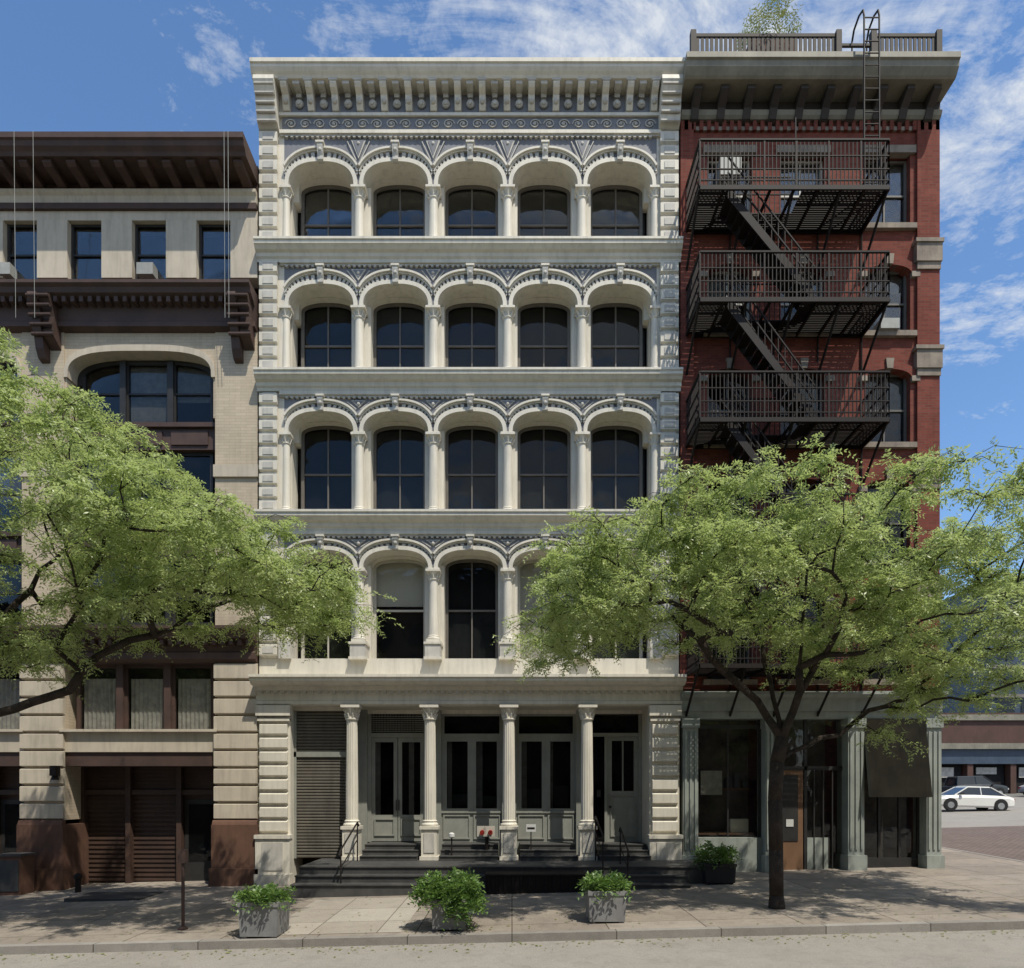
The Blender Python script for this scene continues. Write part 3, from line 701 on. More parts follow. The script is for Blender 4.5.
# ================= fire escape =================
E=Asm('fire_escape'); I=E['iron:platforms_and_rails']
yo=-1.35
fx0,fx1=PX(700,yo),PX(889,yo)
zp=[PZ(186,yo),PZ(298,yo),PZ(418,yo),PZ(540,yo),PZ(664,yo)]
for li,z in enumerate(zp):
    I.box(fx0,fx1,yo-.025,yo+.025,z-.10,z+.01); I.box(fx0,fx1,-.06,-.02,z-.10,z+.01)
    for x in(fx0,fx1): I.box(x-.025,x+.025,yo,-.02,z-.102,z+.012)
    y=yo+.05
    while y<-.08:
        if li==4: I.box(fx0,fx1,y,y+.045,z-.03,z)
        else:
            I.box(fx0,fx0+.75,y,y+.045,z-.03,z); I.box(fx0+.75 if y>-.62 else fx0+2.6,fx1,y,y+.045,z-.03,z)
        y+=.066
    for i in range(9):
        x=fx0+(fx1-fx0)*i/8; I.box(x-.03,x+.03,yo,-.02,z-.09,z-.031)
        if i%2==0:
            I.tube((x,-.03,z-1.15),(x,yo+.1,z-.06),.035,.035,5); I.tube((x,-.04,z-1.15),(x,-.04,z-.06),.025,.025,5)
    zt_=z+1.15
    for zz in(z+.14,z+.42,z+.75,zt_):
        I.tube((fx0,yo,zz),(fx1,yo,zz),.02 if zz<zt_ else .035,None,5)
        for x in(fx0,fx1): I.tube((x,yo,zz),(x,-.02,zz),.02 if zz<zt_ else .035,None,5)
    n=int((fx1-fx0)/.10)
    for i in range(n+1):
        x=fx0+(fx1-fx0)*i/n; r=.015 if i%8 else .028; I.tube((x,yo,z),(x,yo,zt_),r,None,4)
    for x in(fx0,fx1):
        for j in range(12): I.tube((x,yo+j*.112,z),(x,yo+j*.112,zt_),.015,None,4)
    if li<4:
        for zz in(z+.5,z+.95): I.tube((fx0+.75,-.55,zz),(fx0+2.6,-.55,zz),.02,None,5)
        for i in range(15): I.tube((fx0+.75+i*.13,-.55,z),(fx0+.75+i*.13,-.55,z+.95),.013,None,4)
        z2=zp[li+1]; xa=fx0+.75; xb_=fx0+2.95
        for yy in(-1.18,-.6):
            I.add([(xa-.0,yy-.015,z-.16),(xb_,yy-.015,z2-.02),(xb_,yy-.015,z2+.26),(xa,yy-.015,z+.14),(xa,yy+.015,z-.16),(xb_,yy+.015,z2-.02),(xb_,yy+.015,z2+.26),(xa,yy+.015,z+.14)],[(0,1,2,3),(4,5,6,7),(0,1,5,4),(3,2,6,7)])
            for hh_ in(.5,.9): I.tube((xa,yy,z+hh_),(xb_,yy,z2+hh_),.024,None,5)
            for t in range(13): t=.04+t*.077; I.tube((xa+(xb_-xa)*t,yy,z+(z2-z)*t),(xa+(xb_-xa)*t,yy,z+(z2-z)*t+.9),.014,None,4)
        for i in range(14):
            t=(i+.5)/14; xx=xa+(xb_-xa)*t; zz=z+(z2-z)*t
            I.box(xx-.12,xx+.12,-1.18,-.6,zz-.0,zz+.035)
for x in(PX(861,-.95),PX(876,-.95)):
    I.path([(x,-1.1,zp[0]),(x,-1.1,zt+.7),(x,-1.05,zt+.9),(x,-.85,zt+.98),(x,-.6,zt+.9),(x,-.5,zt+.7),(x,-.5,zt+.0)],.025,6)
z=zp[0]+.3
while z<zt+.7:
    I.tube((PX(861,-.95),-1.1,z),(PX(876,-.95),-1.1,z),.016,None,5); z+=.3
I.tube((PX(793,-1.2),yo,zp[0]),(PX(793,-1.2),yo,zp[0]+1.7),.02)
E.done()

# ================= ground =================
def sheet(name,xs,ys,dz,material,zf=G):
    vs=[];fs=[];nx=len(xs)
    for y in ys:
        for x in xs: vs.append((x,y,zf(x,y)+dz))
    for j in range(len(ys)-1):
        for i in range(nx-1): fs.append((j*nx+i,j*nx+i+1,(j+1)*nx+i+1,(j+1)*nx+i))
    mb=MB(); mb.v=vs; mb.f=fs; return mb.obj(name,material,None,False,True)
def ground_mat(name,c1,c2,slab=None,stain=.4,fine=60,c2b=(.80,.785,.77)):
    m,nt,out=new_mat(name); v=coords(nt)
    col=mixc(nt,mrange(nt,noise(nt,v,.7,5,.7),.3,.7),c1,c2)
    col=mixc(nt,mrange(nt,noise(nt,v,fine,2,.7),.35,.7,0,.45),col,tuple(x*.55 for x in c1))
    col=mixc(nt,mrange(nt,noise(nt,v,3.1,6,.75,.6),.48,.72,0,stain),col,tuple(x*.4 for x in c1))
    vo=N(nt,'ShaderNodeTexVoronoi'); vo.inputs['Scale'].default_value=2.3; nt.links.new(v,vo.inputs['Vector'])
    col=mixc(nt,mrange(nt,vo.outputs['Distance'],.03,.055,.6,0),col,tuple(x*.3 for x in c1))
    h=noise(nt,v,fine,2)
    if slab:
        b=N(nt,'ShaderNodeTexBrick'); b.offset=0 if slab[2]==0 else .5; b.inputs['Scale'].default_value=1
        b.inputs['Color1'].default_value=(1,1,1,1); b.inputs['Color2'].default_value=rgba(c2b); b.inputs['Mortar'].default_value=(.3,.28,.25,1)
        b.inputs['Mortar Size'].default_value=slab[3]; b.inputs['Brick Width'].default_value=slab[0]; b.inputs['Row Height'].default_value=slab[1]
        nt.links.new(v,b.inputs['Vector']); col=mixc(nt,1.0,col,b.outputs['Color'],'MULTIPLY')
    finish_pr(nt,out,col,.88,h,.5,.01,0,.25); return m
asph=ground_mat('road_asphalt',(.26,.24,.215),(.31,.29,.26),None,.35,45)
asph2=ground_mat('ground_far',(.16,.155,.15),(.2,.195,.18),None,.3,30)
conc=ground_mat('sidewalk_concrete',(.35,.305,.255),(.245,.215,.185),(1.7,1.45,0,.011),.65,40)
conc2=ground_mat('sidewalk_pale_slab',(.42,.385,.335),(.36,.325,.28),(1.2,1.3,0,.01),.3,40)  # paler slab tone for one stretch of the sidewalk
cobble=ground_mat('brick_paving',(.22,.17,.15),(.17,.135,.12),(.24,.12,1,.012),.3,40)
curbm=ground_mat('granite_curb',(.34,.32,.29),(.25,.235,.22),(1.8,5,0,.01),.4,70)
def lin(a,b,n): return [a+(b-a)*i/n for i in range(n+1)]
xs=[-400,-200,-100,-60]+lin(-50,60,22)+[45.0,80,120,250,500]; ys=[-200,-80,-40]+lin(-30,60,18)+[0.001,45.0,80,150,400,900]
sheet('ground',sorted(set(xs)),sorted(set(ys)),-.145,asph2)
CY=-6.55
sheet('road',lin(-60,60,48),lin(-20,CY+.5,9),-.138,asph)
sheet('side_street_road',lin(14.4,40,20),sorted(lin(CY+.5,0,6)+lin(2,60,29)),-.137,asph)
def outline():
    pts=[(-40,CY)]
    for x in lin(-36,11.5,24): pts.append((x,CY))
    r=2.6; cx,cy=11.5+.3,CY+r
    for i in range(9):
        a=-pi/2+pi/2*i/8; pts.append((cx+r*cos(a),cy+r*sin(a)))
    for y in lin(CY+r+1,0,3)+lin(3,45,14): pts.append((cx+r,y))
    return pts
ol=outline()
def edge_x(y):
    r=2.6;cx=11.8;cy=CY+r
    if y>=cy: return cx+r
    return cx+math.sqrt(max(0,r*r-(y-cy)**2))
ysw=sorted(set([round(t,4) for t in lin(CY,CY+2.6,14)+lin(CY+2.6,0,4)+lin(0,45,15)]))
def strip(mb,inset,dz,x0):
    xsn=18; rows=[]
    for y in ysw:
        yy=max(y,CY+inset)
        xe=edge_x(y)-inset if y>CY+inset else 11.8
        rows.append([(x0+(xe-x0)*i/xsn,yy,G(x0+(xe-x0)*i/xsn,yy)+dz) for i in range(xsn+1)])
    vs=[p for r_ in rows for p in r_]; fs=[]
    for j in range(len(rows)-1):
        for i in range(xsn): fs.append((j*(xsn+1)+i,j*(xsn+1)+i+1,(j+1)*(xsn+1)+i+1,(j+1)*(xsn+1)+i))
    mb.add(vs,fs)
mb=MB(); strip(mb,.16,0,-40); mb.obj('sidewalk',conc)
mb=MB()
for (a,b_) in zip(ol[:-1],ol[1:]):
    d=Vector((b_[0]-a[0],b_[1]-a[1],0)); 
    if d.length<1e-5: continue
    nrm=Vector((-d.y,d.x,0)).normalized()*.18
    q=[]
    for p in(a,b_):
        q.append((p[0],p[1],G(*p)-.16)); q.append((p[0],p[1],G(*p)+.004)); q.append((p[0]+nrm.x,p[1]+nrm.y,G(*p)+.004))
    mb.add(q,[(0,3,4,1),(1,4,5,2)])
mb.obj('curb',curbm)
sheet('sidewalk_pale_slab',lin(PX(290,-4.5)+.0,PX(415,-4.5),3),lin(-6.2,-2.6,3),.006,conc2)
sheet('brick_paving',lin(14.6,26,10),lin(-1.5,12,8),-.130,cobble)
H=Asm('cellar_door_plate'); x,y=-9.8,-1.5; z=G(x,y); H['step:plate'].box(x-.9,x+.9,y-.6,y+.5,z-.1,z+.05); H.done()
rl=np.random.default_rng(5); nL=900
lx=rl.uniform(-14,13,nL); lyy=np.where(rl.random(nL)<.6,CY-abs(rl.normal(0,.25,nL))-.03,rl.uniform(-6.3,-2.6,nL))
mb=MB()
for i in range(nL):
    x,y=float(lx[i]),float(lyy[i]); z=G(x,y)+(.012 if y>CY else -.128); s=float(rl.uniform(.015,.045)); a=float(rl.uniform(0,6.28))
    mb.add([(x+s*cos(a),y+s*sin(a),z),(x-.5*s*sin(a),y+.5*s*cos(a),z+.006),(x-s*cos(a),y-s*sin(a),z),(x+.5*s*sin(a),y-.5*s*cos(a),z+.004)],[(0,1,2,3)])
mb.obj('fallen_leaves',M['leaf3'],None,False,False)

# ================= opposite side of the street (behind the viewer) =================
M['opp']=brick_mat('opposite_brick',(.25,.16,.12),(.2,.12,.09),(.2,.17,.15))
for k,(x0,x1,h) in enumerate(((-40,-14,14),(-13.9,3,16.5),(3.1,18,13),(24,50,15))):
    Oq=Asm('opposite_brick_building'); Oq['opp:walls'].box(x0,x1,-36,-24,-1,h); Oq['corn_d:cornice'].box(x0,x1,-24,-23.4,h-.8,h)
    n=int((x1-x0)/2.2)
    for i in range(n):
        xx=x0+.6+i*2.2
        for j in range(int(h/3.4)):
            Oq['interior:windows'].box(xx,xx+1.1,-24,-23.97,1.2+j*3.4,3.1+j*3.4); Oq['trimstone:lintels'].box(xx-.1,xx+1.2,-24,-23.9,3.1+j*3.4,3.35+j*3.4)
    Oq.done()

# ================= vegetation =================
def fronds(name,Oa,Da,Ls,ll,lw,pairs,material,parent,rng,droop=.35):
    n=len(Oa); up=np.array([0,0,1.0])
    s=np.cross(Da,up)+rng.normal(0,.35,(n,3)); s/=np.linalg.norm(s,axis=1)[:,None]+1e-9
    nn=np.cross(s,Da); nn/=np.linalg.norm(nn,axis=1)[:,None]+1e-9
    V=[]
    for i in range(pairs):
        t=(i+.6)/pairs; pos=Oa+Da*(Ls*t)[:,None]-up*(droop*t*t*Ls)[:,None]
        sc=(1-.35*abs(2*t-1))
        for sg in(-1,1):
            d=s*sg*.85+Da*.5+nn*rng.normal(0,.3,(n,1))-up*.25+rng.normal(0,.15,(n,3)); d/=np.linalg.norm(d,axis=1)[:,None]
            w=np.cross(d,nn)+rng.normal(0,.25,(n,3)); w/=np.linalg.norm(w,axis=1)[:,None]+1e-9
            l=ll*sc*rng.uniform(.7,1.25,(n,1)); ww=lw*.5*sc
            V.append(np.stack([pos,pos+d*l*.45+w*ww,pos+d*l,pos+d*l*.45-w*ww],axis=1))
    V=np.concatenate(V,axis=0).reshape(-1,3); F=np.arange(len(V)).reshape(-1,4)
    me=bpy.data.meshes.new(name); me.from_pydata(V.tolist(),[],F.tolist()); me.materials.append(material)
    o=bpy.data.objects.new(name,me); scene.collection.objects.link(o); o.parent=parent; return o

def interp(env,x,k):
    for a,b_ in zip(env[:-1],env[1:]):
        if a[0]<=x<=b_[0]:
            t=(x-a[0])/(b_[0]-a[0]); return a[k]+(b_[k]-a[k])*t
    return None
def grow_tree(name,trunk,limbs,env,yc,yr,ncl,seed,rk=.0145,gap=.5,fpc=120):
    rng=np.random.default_rng(seed); root=empty(name,(0,0,0))
    nodes=[Vector(p) for p in trunk]; par=[-1]+list(range(len(trunk)-1)); fork=len(trunk)-1
    def add_path(start,pts):
        cur=start
        for p in pts:
            nodes.append(Vector(p)); par.append(cur); cur=len(nodes)-1
        return cur
    def curve_to(start,target,bow=.12):
        a=nodes[start]; b_=Vector(target); L_=(b_-a).length; k=max(2,int(L_/.35))
        off=Vector(rng.normal(0,.08,3))*L_
        pts=[]
        for i in range(1,k+1):
            t=i/k; p=a.lerp(b_,t)+off*(t*(1-t)*2)+Vector((0,0,bow*L_*t*(1-t)*2.5))
            if i<k: p+=Vector(rng.normal(0,.03,3))
            pts.append(p)
        return add_path(start,pts)
    for lb in limbs:
        cur=lb[0]
        for p in lb[1:]: cur=curve_to(cur,p,.06)
    cl=[];tries=0; x0,x1=env[0][0],env[-1][0]
    while len(cl)<ncl and tries<60000:
        tries+=1
        x=rng.uniform(x0,x1); zt_=interp(env,x,1)-.2; zb_=interp(env,x,2)+.15
        mid=(zt_+zb_)/2; hh=max(.15,(zt_-zb_)/2)
        y=rng.uniform(-1,1); z=rng.uniform(-1,1)
        if y*y+z*z*.9>1.02: continue
        if (y*y+z*z)<.10 and rng.random()<.5: continue
        if z<-.35 and rng.random()<.35: continue
        yy=yc+y*yr*min(1,hh/1.0+.35)
        p=Vector((x,yy,mid+z*hh))
        if any((p-c).length<gap for c in cl): continue
        cl.append(p)
    fk=nodes[fork]
    cl.sort(key=lambda c:(c-fk).length)
    ends=[]
    for c in cl:
        arr=np.array([n_[:] for n_ in nodes[fork:]]); ca=np.array(c[:]); fa=np.array(fk[:])
        d=np.linalg.norm(arr-ca,axis=1)+.21*np.linalg.norm(arr-fa,axis=1)+np.where(arr[:,2]>c.z+.3,.5,0)
        ends.append(curve_to(fork+int(np.argmin(d)),c,.10))
    cnt=[0]*len(nodes)
    for e_ in ends:
        i=e_
        while i!=-1: cnt[i]+=1; i=par[i]
    rad=[max(.006,rk*(max(c,.25))**.5) for c in cnt]
    mb=MB()
    for i in range(1,len(nodes)):
        p=par[i]
        if cnt[i]==0 and i>fork: rad[i]=.012
        r0=min(rad[p],rad[i]*1.35) if i>fork else rad[p]; r1=rad[i]
        if p==0: r0=rad[0]*1.35
        mb.tube(nodes[p],nodes[i],r0,r1,9 if r1>.05 else 5)
        if r1>.03: mb.ball(nodes[i].x,nodes[i].y,nodes[i].z,r1*.99,1,8)
    Oa=[];Da=[]
    for c,e_ in zip(cl,ends):
        ntw=rng.integers(8,13); k=int(fpc*rng.uniform(.6,1.3)/ntw)
        for t in range(ntw):
            az=rng.uniform(0,2*pi); el=rng.uniform(-.35,.6); Lt=rng.uniform(.35,.85)
            d=Vector((cos(az)*cos(el),sin(az)*cos(el)*.9,sin(el)))
            tip=c+d*Lt-Vector((0,0,.26*Lt)); m_=c+d*Lt*.5+Vector((0,0,.05))
            mb.tube(c,m_,.007,.005,4); mb.tube(m_,tip,.005,.003,4)
            for q in range(k):
                s=rng.uniform(.05,1.05); pt=(c.lerp(m_,s*2) if s<.5 else m_.lerp(tip,(s-.5)*2))
                dd=d*.6+Vector(rng.normal(0,.6,3)); dd.z=dd.z*.6-.15; dd.normalize()
                Oa.append(pt[:]); Da.append(dd[:])
    mb.obj('trunk_and_branches',M['bark'],root,True,True)
    n=len(Oa); fronds('foliage',np.array(Oa),np.array(Da),rng.uniform(.14,.28,n),.085,.034,4,M['leaf'],root,rng)
    return root
ty=-4.9
bx_,by_=PX(777,ty),ty; bz=G(bx_,by_)
def tp(u,v,y=ty): return (PX(u,y),y,PZ(v,y))
trunk=[(bx_,by_,bz-.15),(bx_-.01,by_,bz+.25),tp(776,850),tp(775,800),tp(777,762),tp(782,738)]
limbs=[(5,tp(745,690,-5.0),tp(700,640,-5.2),tp(650,590,-5.0)),(5,tp(770,680,-4.6),tp(745,600,-4.3),tp(735,530,-4.2)),(5,tp(812,672,-5.0),tp(850,610,-5.2),tp(900,540,-5.0)),
       (4,tp(840,735,-4.6),tp(905,700,-4.2),tp(975,650,-4.3)),(5,tp(800,690,-5.4),tp(805,600,-5.6),tp(815,530,-5.4))]
env=[(PX(u,ty),PZ(t,ty),PZ(b_,ty)) for u,t,b_ in [(538,622,665),(562,565,670),(600,535,650),(650,505,655),(700,482,665),(740,470,655),(790,500,655),(830,490,675),(870,470,725),(910,462,765),(950,470,750),(1000,475,725),(1040,480,710),(1090,540,700)]]
grow_tree('honey_locust_tree',trunk,limbs,env,ty-.45,2.7,225,11,.0090,.41,145)
ty=-5.3
bx_=PX(-75,ty); bz=G(bx_,ty)
trunk=[(bx_,ty,bz-.15),(bx_,ty,bz+.25),tp(-76,850,ty),tp(-72,790,ty),tp(-66,745,ty)]
limbs=[(4,tp(-10,715,-5.4),tp(70,690,-5.4),tp(130,640,-5.3),tp(200,610,-5.2),tp(290,590,-5.0)),(4,tp(-30,660,-5.1),tp(40,570,-5.0),tp(110,500,-5.0)),(4,tp(-70,600,-5.3),tp(-60,480,-5.3),tp(-20,400,-5.3)),(4,tp(-140,640,-5.3),tp(-200,560,-5.3))]
env=[(PX(u,ty),PZ(t,ty),PZ(b_,ty)) for u,t,b_ in [(-240,440,640),(-160,360,680),(-80,315,692),(0,325,692),(40,360,685),(80,395,672),(120,420,662),(160,455,650),(220,500,636),(280,538,632),(325,560,634),(352,580,612)]]
grow_tree('honey_locust_tree',trunk,limbs,env,ty-.3,2.8,255,23,.0088,.41,145)

def shrub(center,r,h,parent,rng,n=260,ll=.10,lw=.05,droop=.5,mk='leaf2'):
    Oa=[];Da=[]
    for i in range(n):
        a=rng.uniform(0,2*pi); rr=r*math.sqrt(rng.uniform(0,1))*.75; el=rng.uniform(-.1,1.3)
        d=np.array([cos(a)*cos(el),sin(a)*cos(el),sin(el)]); 
        Oa.append([center[0]+rr*cos(a),center[1]+rr*sin(a),center[2]+h*rng.uniform(0,1)*(1-.5*(rr/r)**2)]); Da.append(d)
    return fronds('shrub_leaves',np.array(Oa),np.array(Da),rng.uniform(.15,.3,n),ll,lw,3,M[mk],parent,rng,droop)
def planter(u,v_y,w,h,seed,matk='concrete',sr=.45,sh=.3,n=260,nm='planter_box',spill=False):
    y=v_y; x=PX(u,y); z=G(x,y)
    root=empty(nm,(0,0,0)); mb=MB(); t=.04
    q0=w/2*.94;q1=w/2
    mb.add([(x-q0,y-q0,z+.03),(x+q0,y-q0,z+.03),(x+q0,y+q0,z+.03),(x-q0,y+q0,z+.03),(x-q1,y-q1,z+h),(x+q1,y-q1,z+h),(x+q1,y+q1,z+h),(x-q1,y+q1,z+h),
            (x-q1+t,y-q1+t,z+h),(x+q1-t,y-q1+t,z+h),(x+q1-t,y+q1-t,z+h),(x-q1+t,y+q1-t,z+h),(x-q1+t,y-q1+t,z+h-.12),(x+q1-t,y-q1+t,z+h-.12),(x+q1-t,y+q1-t,z+h-.12),(x-q1+t,y+q1-t,z+h-.12)],
            [(0,1,5,4),(1,2,6,5),(2,3,7,6),(3,0,4,7),(0,3,2,1),(4,5,9,8),(5,6,10,9),(6,7,11,10),(7,4,8,11),(8,9,13,12),(9,10,14,13),(10,11,15,14),(11,8,12,15)])
    mb.box(x-q1-.015,x+q1+.015,y-q1-.015,y-q1,z+h-.07,z+h+.01)
    for sx in(-1,1):
        for sy in(-1,1): mb.box(x+sx*q0*.8-.04,x+sx*q0*.8+.04,y+sy*q0*.8-.04,y+sy*q0*.8+.04,z-.02,z+.03)
    mb.obj('box',M[matk],root,False,False)
    s=MB(); s.box(x-q1+t,x+q1-t,y-q1+t,y+q1-t,z+h-.16,z+h-.08); s.obj('soil',M['soil'],root)
    rng=np.random.default_rng(seed); shrub((x,y,z+h-.06),sr,sh,root,rng,n)
    if spill:
        shrub((x+.3,y-.25,z+h-.2),.3,.25,root,rng,130); shrub((x-.3,y-.1,z+h-.05),.35,.3,root,rng,150); shrub((x+.15,y-.36,z+h-.35),.14,.25,root,rng,50,droop=1.2)
planter(265,-6.1,.68,.62,1,sr=.48,sh=.22)
planter(450,-5.95,.6,.55,2,sr=.62,sh=.5,n=380,spill=True)
planter(605,-5.6,.68,.58,3,sr=.42,sh=.3)
planter(716,-1.6,.75,.5,4,'blackp',.5,.5,300)
root=empty('rooftop_shrub'); rng=np.random.default_rng(9); fz=PZ(48,-.2)
shrub((PX(768,-.2),-.2,fz-.1),.9,.75,root,rng,420,.11,.03,.1,'leaf3')
mb=MB(); mb.box(PX(768,-.2)-.6,PX(768,-.2)+.6,-.5,.3,CROOF+.2,fz-.1); mb.obj('tub',M['brownstone'],root)
H=Asm('street_sign_pole'); x,y=PX(183,-5.5),-5.5; z=G(x,y); H['brown:post'].tube((x,y,z),(x,y,z+1.5),.03,.03,8); H['brown:post'].lathe(x,y,[(.09,z),(.09,z+.03),(.04,z+.06)],12); H['brown:meter_head'].box(x-.07,x+.07,y-.06,y+.05,z+1.25,z+1.5); H.done()
H=Asm('street_standpipe'); x,y=PX(78,-.6),-.6; z=G(x,y); H['iron:body'].lathe(x,y,[(.07,z),(.07,z+.35),(.1,z+.38),(.1,z+.45),(.03,z+.5)],12); H.done()
H=Asm('metal_cabinet'); x,y=PX(16,-.6),-.6; z=G(x,y); H['brownstone:cabinet'].box(x-.3,x+.3,y-.25,y+.25,z,z+1.0); H['step:lid'].box(x-.33,x+.33,y-.28,y+.28,z+1.0,z+1.06); H['step:lid'].box(x-.26,x+.26,y-.27,y-.25,z+.1,z+.9); H.done()

# ================= cars =================
M['tyre']=mat('tyre',(.02,.02,.02),None,.8,5,0); M['carglass']=mat('car_glass',(.02,.025,.03),(.02,.02,.02),.05,1,0,0,5,0,.8)
M['hub']=mat('hubcap',(.5,.5,.5),None,.3,5,0,0,5,.8)
def car(x,y,ang,col,seed,suv=False):
    M['carp%d'%seed]=mat('car_paint_%d'%seed,col,tuple(c*.95 for c in col),.25,1,0,0,5,.1,.6)
    A=Asm('parked_car'); hgt=.2 if suv else 0
    b_=A['carp%d:body'%seed]
    def loft(mb,secs):
        n=len(secs[0]); vs=[p for s_ in secs for p in s_]; fs=[]
        for j in range(len(secs)-1):
            for i in range(n): fs.append((j*n+i,j*n+(i+1)%n,(j+1)*n+(i+1)%n,(j+1)*n+i))
        fs.append(tuple(range(n))); fs.append(tuple((len(secs)-1)*n+i for i in range(n))); mb.add(vs,fs)
    secs=[]
    for X_,w,zb,zh in[(-2.3,.6,.4,.62),(-2.22,.8,.28,.80),(-1.9,.88,.24,.90),(-1.2,.9,.22,.93),(0,.91,.22,.95),(1.0,.9,.22,.93),(1.7,.87,.24,.84),(2.15,.78,.28,.72),(2.3,.6,.4,.58)]:
        zh+=hgt*.6; secs.append([(X_,-w,zb+.1),(X_,-w*.95,zb),(X_,w*.95,zb),(X_,w,zb+.1),(X_,w,zh-.15),(X_,w*.9,zh),(X_,-w*.9,zh),(X_,-w,zh-.15)])
    loft(b_,secs)
    z0=.92+hgt*.6; z1=1.40+hgt*1.5
    xr=-1.9 if suv else -1.75; xa=-1.75 if suv else -.95
    g=A['carglass:windows']; loft(g,[[(xr,-.78,z0),(1.15,-.78,z0),(.35,-.62,z1),(xa,-.62,z1)],[(xr,.78,z0),(1.15,.78,z0),(.35,.62,z1),(xa,.62,z1)]])
    loft(b_,[[(xa-.05,-.63,z1-.02),(.38,-.63,z1-.02),(.3,-.55,z1+.05),(xa+.05,-.55,z1+.05)],[(xa-.05,.63,z1-.02),(.38,.63,z1-.02),(.3,.55,z1+.05),(xa+.05,.55,z1+.05)]])
    for sy in(-1,1):
        for (xa_,xb_) in((xr,xa),(1.15,.35),(-.35,-.35)):
            b_.tube((xa_,sy*.79,z0),(xb_,sy*.64,z1),.035)
    for X_ in(-1.4,1.42):
        for sy in(-1,1):
            A['tyre:tyres'].tube((X_,sy*.70,.33),(X_,sy*.925,.33),.33,.33,20); A['hub:hubcaps'].tube((X_,sy*.9,.33),(X_,sy*.935,.33),.2,.19,12)
            A['tyre:wheel_arches'].tube((X_,sy*.8,.36),(X_,sy*.912,.36),.39,.39,20)
    for sy in(-.6,.6):
        A['white:headlights'].box(2.12,2.25,sy-.15,sy+.15,.58,.7); A['red:tail_lights'].box(-2.28,-2.18,sy-.14,sy+.14,.62,.76)
    A['frame_d:bumpers'].box(-2.33,-2.2,-.5,.5,.3,.38); A['frame_d:bumpers'].box(2.2,2.33,-.5,.5,.3,.38)
    for sy in(-1,1): A['frame_d:mirrors'].box(.75,.9,sy*.95-.07,sy*.95+.07,.95,1.07)
    A.done(); A.root.location=(x,y,G(x,y)-.135); A.root.rotation_euler=(0,-math.atan(.025),ang)
car(27.3,22,math.radians(176),(.72,.71,.66),1)
car(37.5,36,math.radians(0),(.03,.035,.04),2,True)
car(31.2,35,math.radians(0),(.22,.02,.02),3)
car(43.5,35.5,math.radians(0),(.4,.4,.42),4)
# ================= distant corner block =================
M['far1']=mat('far_brown',(.10,.05,.04),(.07,.04,.03),.7); M['far2']=mat('far_blue_grey',(.06,.085,.12),(.04,.06,.09),.5); M['far3']=mat('far_stone',(.22,.2,.18),None,.8)
Fb=Asm('corner_garage_building'); x0,x1,y0=28,72,41
Fb['far1:walls'].box(x0,x1,y0+.5,y0+14,0,9.2); Fb['far1:fascia'].box(x0,x1,y0-.6,y0+.6,6.4,8.4); Fb['corn:trim'].box(x0,x1,y0-.8,y0+.7,8.4,8.9); Fb['corn:trim'].box(x0,x1,y0-.7,y0+.6,5.9,6.4)
Fb['far2:awning'].box(x0,x1,y0-.4,y0+.3,4.6,5.9)
for i in range(12):
    x=x0+1+i*3.8; Fb['far1:columns'].box(x-.25,x+.25,y0-.3,y0+.5,0,4.6); Fb['interior:openings'].box(x+.3,x+3.4,y0+.3,y0+.49,0,4.6); Fb['curtain:signs'].box(x+.8,x+2.6,y0+.1,y0+.2,3.4+.3*(i%2),4.3)
Fb.done()
Fc=Asm('blue_glass_building'); Fc['far2:walls'].box(56,84,60,80,0,27)
for k in range(7):
    for i in range(10):
        Fc['glass:windows'].box(56.8+i*2.8,58.8+i*2.8,59.9,59.99,4+k*3.4,6.3+k*3.4)
    Fc['far3:bands'].box(55.9,84,59.7,59.98,2.9+k*3.4,3.3+k*3.4)
Fc.done()
Fd=Asm('distant_stone_building'); Fd['far3:walls'].box(86,130,40,70,0,18)
for k in range(5):
    for i in range(13): Fd['interior:windows'].box(87+i*3.3,88.6+i*3.3,39.85,39.99,2+k*3.3,4.2+k*3.3)
Fd['far3:cornice'].box(85.5,130,39.4,40.2,17.2,18.2); Fd.done()

# ================= sky, sun, camera =================
sunv=Vector((.34,-.47,1.06)).normalized()
elev=math.asin(sunv.z); rot=math.atan2(sunv.x,sunv.y)
w=bpy.data.worlds.new('World'); scene.world=w; w.use_nodes=True; nt=w.node_tree; nt.nodes.clear()
out=N(nt,'ShaderNodeOutputWorld'); bg=N(nt,'ShaderNodeBackground'); bg.inputs[1].default_value=.1
sky=N(nt,'ShaderNodeTexSky',sky_type='NISHITA'); sky.sun_disc=False; sky.sun_elevation=elev; sky.sun_rotation=rot; sky.air_density=1.0; sky.dust_density=.3; sky.ozone_density=2.5
tc=N(nt,'ShaderNodeTexCoord'); sp=N(nt,'ShaderNodeSeparateXYZ'); nt.links.new(tc.outputs['Generated'],sp.inputs[0])
def mth(op,a,b_):
    n=N(nt,'ShaderNodeMath',operation=op)
    for i,v in enumerate((a,b_)):
        if isinstance(v,(int,float)): n.inputs[i].default_value=v
        else: nt.links.new(v,n.inputs[i])
    return n.outputs[0]
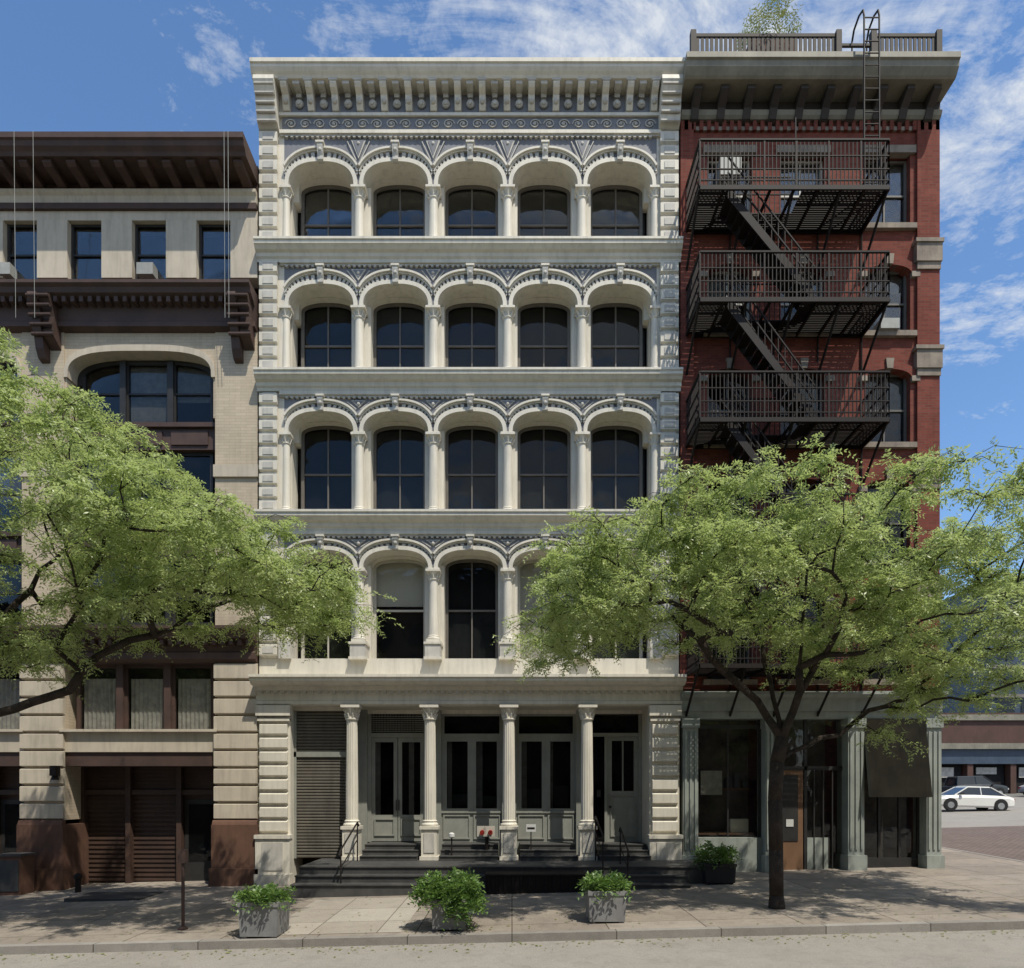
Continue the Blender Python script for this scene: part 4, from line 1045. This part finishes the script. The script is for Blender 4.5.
zz=mth('MAXIMUM',sp.outputs[2],.06); uu=mth('DIVIDE',sp.outputs[0],zz); vv=mth('DIVIDE',sp.outputs[1],zz)
cb=N(nt,'ShaderNodeCombineXYZ'); nt.links.new(uu,cb.inputs[0]); nt.links.new(vv,cb.inputs[1])
mp=N(nt,'ShaderNodeMapping'); mp.inputs['Rotation'].default_value=(0,0,math.radians(-35)); mp.inputs['Scale'].default_value=(1.0,2.0,1); nt.links.new(cb.outputs[0],mp.inputs[0])
n1=noise(nt,mp.outputs[0],2.6,10,.70,.6); n2=noise(nt,cb.outputs[0],1.5,3,.5,.2); n3=noise(nt,cb.outputs[0],16,5,.7,.4)
mu=mrange(nt,uu,-.75,.1); mv=mrange(nt,vv,1.9,1.0)
msk=mth('MULTIPLY',mu,mv)
s_=mth('ADD',mth('MULTIPLY',n1,.68),mth('MULTIPLY',n2,.32)); s_=mth('ADD',s_,mth('MULTIPLY',mth('SUBTRACT',n3,.5),.30))
th=mth('SUBTRACT',s_,mth('SUBTRACT',.62,mth('MULTIPLY',msk,.24)))
cl=mrange(nt,th,0,.17,0,.9)
hsv=N(nt,'ShaderNodeHueSaturation'); hsv.inputs['Saturation'].default_value=1.12; hsv.inputs['Value'].default_value=1.95; nt.links.new(sky.outputs[0],hsv.inputs['Color'])
col=mixc(nt,cl,hsv.outputs[0],(7.6,8.0,8.5))
nt.links.new(col,bg.inputs[0]); nt.links.new(bg.outputs[0],out.inputs[0])
sl=bpy.data.lights.new('sun','SUN'); sl.energy=5.0; sl.angle=math.radians(.5); sl.color=(1,.94,.82)
so=bpy.data.objects.new('sun',sl); scene.collection.objects.link(so); so.location=(10,-20,40); so.rotation_euler=sunv.to_track_quat('Z','Y').to_euler()
cam=bpy.data.cameras.new('camera'); co=bpy.data.objects.new('camera',cam); scene.collection.objects.link(co); scene.camera=co
co.location=(0,-18,2.3); co.rotation_euler=(pi/2,0,0); cam.sensor_width=36; cam.lens=666/1024*36; cam.shift_y=306/1024; cam.clip_end=3000; cam.clip_start=.1
scene.view_settings.view_transform='Standard'; scene.view_settings.look='None'; scene.view_settings.exposure=0
